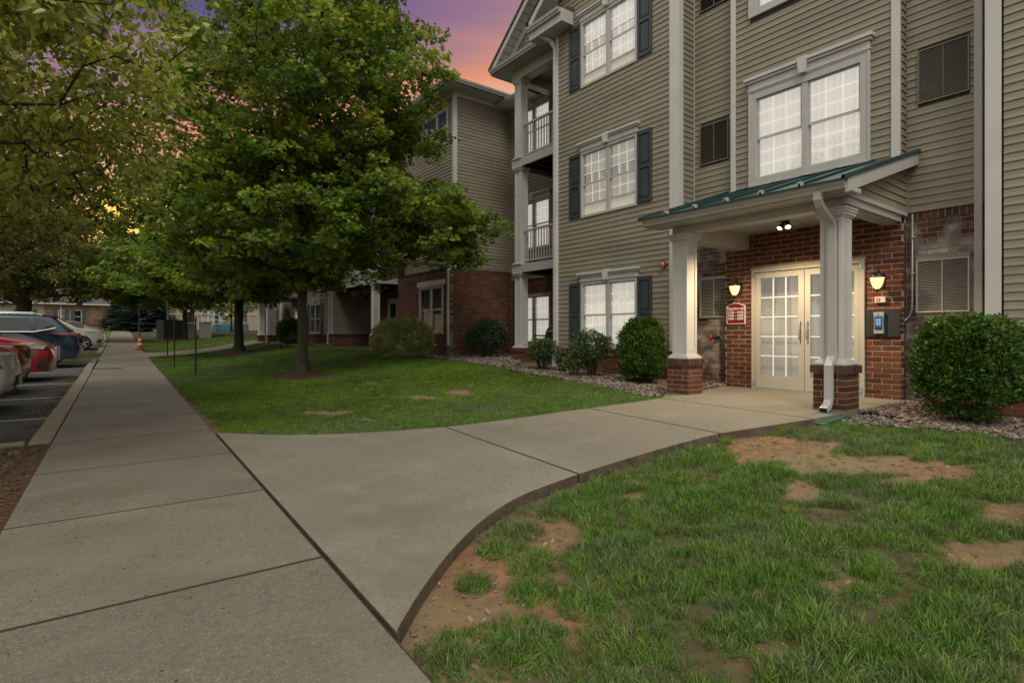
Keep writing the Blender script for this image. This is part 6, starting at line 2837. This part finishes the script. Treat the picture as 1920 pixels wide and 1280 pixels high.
    for sd in (-1, 1):
        for nm, m_, pts in (('headlight', M['lens'], [(hl - .62, hz + .10), (hl - .50, hz - .02), (hl - .14, hz - .07), (hl - .10, hz + .01), (hl - .30, hz + .09)]),
                            ('side_marker', M['amber'], [(hl - .70, hz + .11), (hl - .62, hz + .02), (hl - .53, hz - .01), (hl - .64, hz + .10)]),
                            ('tail_light', M['tail'], [(-hl + k.get('taill', .42), tz + .085), (-hl + .07, tz + .09), (-hl + .03, tz + .02), (-hl + .05, tz - k.get('taild', .0)), (-hl + k.get('taill', .42) * .55, tz + .035)])):
            mb = MB()
            q = [sidept(px, pz, sd, .004) for px, pz in pts]
            q2 = [(p[0], sd * (abs(p[1]) - .22), p[2]) for p in q]
            for qq in (q, q2):
                pass
            # push the front edge round the corner
            end = 1 if nm != 'tail_light' else -1
            q2 = [((p[0] + end * (.012 + .05 * (1 - min(1, (hl - abs(p[0])) / .35)))), p[1], p[2]) for p in q2]
            nn = len(q)
            mb.add(q + q2, [tuple(range(nn)), tuple(range(2 * nn - 1, nn - 1, -1))] + [(i, (i + 1) % nn, nn + (i + 1) % nn, nn + i) for i in range(nn)])
            mb.build(nm, m_, t)
    # front end
    mb = MB()
    for i in range(6):
        z = .50 + i * .055
        mb.box((hl - .055, -.36, z), (hl + .012, .36, z + .022))
    mb.box((hl - .055, -.40, .47), (hl + .016, -.36, .84))
    mb.box((hl - .055, .36, .47), (hl + .016, .40, .84))
    mb.build('grille', M['chrome'], t)
    mb = MB()
    mb.box((hl - .06, -.37, .48), (hl - .004, .37, .83))
    mb.build('grille_recess', M['black'], t)
    for sd in (-1, 1):
        mb = MB()
        q = [(hl - .30, .36), (hl - .07, .40), (hl - .05, .55), (hl - .22, .50)]
        P = [sidept(a, b_, sd, .006) for a, b_ in q]
        P2 = [(p[0] + .03, sd * (abs(p[1]) - .25), p[2]) for p in P]
        mb.add(P + P2, [(0, 1, 2, 3), (7, 6, 5, 4)] + [(i, (i + 1) % 4, 4 + (i + 1) % 4, 4 + i) for i in range(4)])
        mb.build('fog_lamp_recess', M['black'], t)
    # bumper skid, plate, handles, mirrors, seams
    mb = MB()
    mb.box((hl - .30, -.58, .235), (hl - .06, .58, .32))
    mb.build('lower_bumper', M['galv'] if k.get('skid') else M['blackmatte'], t, bevel=.02)
    mb = MB()
    mb.box((-hl + .10, -.58, .25), (-hl + .32, .58, .36))
    mb.build('lower_bumper', M['galv'] if k.get('skid') else M['blackmatte'], t, bevel=.02)
    mb = MB()
    mb.box((-hl - .012, -.26, k.get('platez', .62) - .08), (-hl + .06, .26, k.get('platez', .62) + .08))
    pl = mb.build('plate_holder', M['blackmatte'], t)
    mb = MB()
    mb.box((-hl - .018, -.155, k.get('platez', .62) - .07), (-hl - .010, .155, k.get('platez', .62) + .07))
    mb.build('license_plate', mat('plate_white', (.35, .38, .45), .5) if 'plate_white' not in bpy.data.materials else bpy.data.materials['plate_white'], pl)
    mb = MB()
    mb.box((-hl - .020, -.156, k.get('platez', .62) - .071), (-hl - .012, .156, k.get('platez', .62) - .035))
    mb.build('plate_band', mat('plate_yellow', (.60, .38, .03), .5) if 'plate_yellow' not in bpy.data.materials else bpy.data.materials['plate_yellow'], pl)
    for sd in (-1, 1):
        for px in (mid1 + .12 - .25, mid1 - .75):
            mb = MB()
            a = sidept(px, .90, sd, .0)
            mb.box((a[0] - .09, a[1] - .02, a[2] - .012), (a[0] + .09, a[1] + .02, a[2] + .012))
            mb.build('door_handle', M['chrome'] if k.get('skid') else paint, t, bevel=.005)
        mb = MB()
        a = sidept(cow - .42, belt + .06, sd, 0)
        mb.tube([(a[0], a[1], a[2]), (a[0] + .03, a[1] + sd * .10, a[2] + .03), (a[0] + .02, a[1] + sd * .20, a[2] + .03)], [.03, .07, .05], 10)
        mb.build('mirror', paint, t, smooth=True)
        for px in (cow - .20, mid1, mid1 - 1.0):
            mb = MB()
            zz = [.32, .6, .9, belt + .02]
            P = [sidept(px, z, sd, .0015) for z in zz]
            P2 = [sidept(px + .009, z, sd, .0015) for z in zz]
            mb.add(P + P2, [(i, i + 1, 5 + i, 4 + i) for i in range(3)])
            mb.build('door_seam', M['black'], t)
    if k.get('rail'):
        for sd in (-1, 1):
            mb = MB()
            mb.tube([(rf - .45, sd * W * .36, H - .02), (rf - .6, sd * W * .36, H + .035), (rr + .5, sd * W * .36, H + .03), (rr + .3, sd * W * .36, H - .03)], .016, 6)
            mb.build('roof_rail', M['chrome'], t)
    if k.get('spoiler'):
        mb = MB()
        mb.add([(rr + .25, -W * .34, H - .03), (rr + .25, W * .34, H - .03), (rr - .12, W * .32, H - .07), (rr - .12, -W * .32, H - .07),
                (rr + .25, -W * .34, H - .06), (rr + .25, W * .34, H - .06), (rr - .10, W * .32, H - .11), (rr - .10, -W * .32, H - .11)],
               [(0, 1, 2, 3), (7, 6, 5, 4), (0, 4, 5, 1), (1, 5, 6, 2), (2, 6, 7, 3), (3, 7, 4, 0)])
        mb.build('spoiler', M['black'], t)
    # chrome beltline
    if k.get('belt_chrome'):
        sidepoly('belt_trim', [(cow - .25, b0 - .005), (mid1 - 1.0, b0 + .0), (gr_ + .35, b0 + .12), (gr_ + .33, b0 + .15), (mid1 - 1.0, b0 + .03), (cow - .25, b0 + .018)], M['chrome'], .010)
    return t


def paint(n, c, rough=.28, metal=0):
    return mat(n, c, rough, metal=metal, coat=.8, spec=.5)


car('white_car', 'white car cut off at the left edge, its rear bumper and plate nearest the camera', 12.15, -1.34, False, 4.60, 1.80, 1.44, paint('white_paint', (.48, .47, .43)),
    dict(hood=.90, belt=.93, rooff=1.95, cowl=1.20, roofr=1.45, glassr=.80, deckz=.98, deckx=.08, third=False, tailz=.70, taill=.34, taild=-.01, platez=.50))
car('red_sedan', 'dark red car between the white car and the red crossover, only its tail showing', 15.2, -1.50, False, 4.65, 1.82, 1.46, paint('dark_red_paint', (.20, .006, .010)),
    dict(hood=.90, belt=.95, rooff=1.95, cowl=1.20, roofr=1.35, glassr=.75, deckz=1.04, deckx=.10, third=False, tailz=.86, taill=.30, taild=.16, platez=.80))
car('red_crossover', 'red crossover parked nose towards the walk with a chrome grille', 18.3, -1.28, True, 4.30, 1.80, 1.64, paint('red_paint', (.26, .008, .012)),
    dict(hood=1.02, belt=1.06, rooff=1.85, cowl=1.15, roofr=.55, glassr=.20, deckz=1.12, deckx=.06, skid=True, rail=True, headz=.86))
car('blue_suv', 'dark blue sport utility car parked tail towards the walk, beyond the red crossover', 23.4, -.98, False, 4.85, 1.92, 1.72, paint('navy_paint', (.020, .040, .075), .25, .3),
    dict(hood=1.05, belt=1.10, rooff=1.95, cowl=1.20, roofr=.75, glassr=.25, deckz=1.14, deckx=.08, skid=True, rail=True, spoiler=True, belt_chrome=True, tailz=1.02, taill=.75, kick=.10, wr=.37, platez=.86))
car('silver_crossover', 'pale silver crossover parked nose towards the walk beyond the grass island, its alloy wheel showing', 37.0, -.62, True, 4.55, 1.84, 1.66, paint('pearl_paint', (.42, .41, .37)),
    dict(hood=1.04, belt=1.06, rooff=1.90, cowl=1.15, roofr=.60, glassr=.22, deckz=1.12, deckx=.06, skid=True, headz=.88, wr=.36))
car('white_sedan', 'white sedan farthest along the row, red tail light showing above the silver crossover', 44.0, -.70, False, 4.70, 1.82, 1.46, paint('white_paint_far', (.48, .47, .44)),
    dict(hood=.90, belt=.95, rooff=1.95, cowl=1.20, roofr=1.35, glassr=.75, deckz=1.06, deckx=.10, third=False, tailz=.90, taill=.40))

# ------------------------------------------------------------------ the clubhouse at the end of the lot
K = empty('clubhouse', (-4, 84, 1.8), 0, 'low tan and brick clubhouse with grey roof at the end of the parking lot', 'building')
FK = wallF(-22, 84 - 84, 1, 0, 0, -1)


def kf(u, z, d=0):
    return (-18 + u, 0 - d, z)


wins = [(1.6 + i * 3.45, 2.75 + i * 3.45, .75, 2.35) for i in range(6)]
mb = MB()
zb = sorted({-.4, 3.0, .75, 2.35})
for a, b_ in zip(zb, zb[1:]):
    for p, q in spans(0, 17.6, a, b_, wins):
        mb.fbox(kf, p, q, a, b_, -.3, 0)
mb.build('siding_wall', M['siding'], K)
mb = MB()
z = 0
while z < 2.95:
    for p, q in spans(0, 17.6, z, z + .12, wins):
        plank_mb(mb, kf, p, q, z, z + .14)
    z += .14
mb.build('siding_board', M['siding'], K, kind='stuff')
mb = MB()
z = -.3
row = 0
while z < 2.95:
    for p, q in spans(17.6, 25.4, z, z + .09, [(19.9, 21.05, .75, 2.35)]):
        u = p - (row % 2) * .15
        while u < q:
            if min(u + .28, q) - max(u, p) > .05:
                mb.fbox(kf, max(u, p), min(u + .28, q), z, z + .085, -.2, .02)
            u += .30
    z += .10
    row += 1
mb.build('brick', mat('tan_brick', (.20, .125, .085), .9, (.15, .085, .06), 12, island=.35), K, kind='stuff')
mb = MB()
for p, q in ((17.6, 19.9), (21.05, 25.4)):
    mb.fbox(kf, p, q, -.4, 3.0, -.3, 0)
mb.fbox(kf, 19.9, 21.05, -.4, .75, -.3, 0)
mb.fbox(kf, 19.9, 21.05, 2.35, 3.0, -.3, 0)
mb.build('brick_wall', M['mortar_grey'], K)
for (a, b_, c, d) in wins + [(19.9, 21.05, .75, 2.35)]:
    mb = MB()
    for x in ((a, b_, c, c + .07), (a, b_, d - .07, d), (a, a + .07, c, d), (b_ - .07, b_, c, d), (a + .07, b_ - .07, (c + d) / 2 - .03, (c + d) / 2 + .03)):
        mb.fbox(kf, *x, -.05, .05)
    w = mb.build('window', M['trim_clean'], K)
    mb = MB()
    mb.quad(kf(a, c, -.03), kf(b_, c, -.03), kf(b_, d, -.03), kf(a, d, -.03))
    mb.build('pane', M['car_glass'], w)
    for p, q in ((a - .42, a - .03), (b_ + .03, b_ + .42)):
        mb = MB()
        mb.fbox(kf, p, q, c, d, .02, .06)
        mb.build('shutter', M['shutter'], K)
mb = MB()
mb.fbox(kf, 19.05, 19.17, -.2, 3.0, .02, .10)
mb.build('downspout', M['trim_clean'], K)
roof_poly([(-18.5, -.5, 3.05), (7.9, -.5, 3.05), (4.5, 5, 5.2), (-18.5, 5, 5.2)], name='roof').parent = K
mb = MB()
mb.box((-18.5, -.52, 2.95), (7.9, -.45, 3.10))
mb.build('gutter', M['trim_clean'], K)
for c in K.children:
    if c.name.startswith('roof'):
        c.matrix_parent_inverse = Matrix()
# low brick planter wall at the end of the walk
gw = empty('garden_wall', (1.3, 80.2, 1.75), 0, 'low red brick garden wall behind the end of the walk', 'wall')
mb = MB()
mb.box((-3.3, 0, -.2), (3.6, .2, .80))
mb.build('core', M['mortar_grey'], gw)
mb = MB()
z = -.1
row = 0
while z < .76:
    u = -3.3 - (row % 2) * .15
    while u < 3.6:
        mb.box((max(u, -3.3), -.02, z), (min(u + .28, 3.6), .1, z + .085))
        u += .30
    z += .10
    row += 1
mb.build('brick', M['brick'], gw, kind='stuff')

# ------------------------------------------------------------------ beyond the lawn: fence, lattice, house
def post_row(name, label, p0, p1, h, zb, n):
    t = empty(name, (p0[0], p0[1], zb), math.atan2(p1[1] - p0[1], p1[0] - p0[0]), label, 'fence')
    L = math.hypot(p1[0] - p0[0], p1[1] - p0[1])
    for z in (.15, h - .12):
        mb = MB()
        mb.box((0, -.02, z), (L, .02, z + .04))
        mb.build('rail', M['black'], t)
    mb = MB()
    x = 0
    while x < L:
        mb.box((x, -.01, .05), (x + .02, .01, h))
        x += .115
    mb.build('picket', M['black'], t, kind='stuff')
    for i in range(n + 1):
        mb = MB()
        x = L * i / n
        mb.box((x - .035, -.035, -.1), (x + .035, .035, h + .08))
        mb.build('post', M['black'], t)


post_row('metal_fence', 'black metal picket fence across the far lawn', (5.8, 62), (17.5, 56), 1.75, 1.38, 6)
lt = empty('lattice_screen', (9.2, 66, 1.3), R(-20), 'white square lattice screen behind the black fence', 'trellis')
for i in range(8):
    mb = MB()
    mb.box((i * .55, 0, 0), (i * .55 + .16, .08, 3.7))
    mb.build('upright', M['trim_clean'], lt)
for i in range(7):
    mb = MB()
    mb.box((0, .01, .3 + i * .55), (4.0, .07, .46 + i * .55))
    mb.build('crossbar', M['trim_clean'], lt)
hs = empty('beige_house', (14, 78, 1.7), R(-25), 'beige house with a gabled roof behind the white lattice', 'house')
mb = MB()
mb.box((-7, 0, -.5), (7, 6, 3.2))
mb.build('wall', mat('beige_render', (.34, .28, .21), .8), hs)
mb = MB()
mb.add([(-7.4, -.4, 3.1), (7.4, -.4, 3.1), (7.4, 3, 5.4), (-7.4, 3, 5.4), (7.4, 6.4, 3.1), (-7.4, 6.4, 3.1)], [(0, 1, 2, 3), (3, 2, 4, 5), (0, 3, 5), (1, 4, 2)])
mb.build('roof', M['shingle'], hs)
for x in (-5, -2, 1.2, 4.2):
    mb = MB()
    mb.box((x, -.06, .9), (x + 1.1, .0, 2.5))
    w = mb.build('window', M['trim_clean'], hs)
    mb = MB()
    mb.box((x + .1, -.08, 1.0), (x + 1.0, -.061, 2.4))
    mb.build('pane', M['car_glass'], w)
cp = empty('covered_boat', (11.0, 60.5, 1.35), R(-22), 'pale blue tarpaulin cover seen through the fence', 'cover')
mb = MB()
mb.add([(-1.6, -.6, 0), (1.6, -.6, 0), (1.6, .6, 0), (-1.6, .6, 0), (-1.5, -.5, .8), (1.5, -.5, .9), (1.4, 0, 1.2), (-1.4, 0, 1.05), (1.5, .5, .85), (-1.5, .5, .8)],
       [(0, 1, 5, 4), (4, 5, 6, 7), (7, 6, 8, 9), (9, 8, 2, 3), (1, 2, 8, 6, 5), (3, 0, 4, 7, 9)])
mb.build('tarpaulin', mat('blue_tarp', (.06, .15, .19), .6), cp)
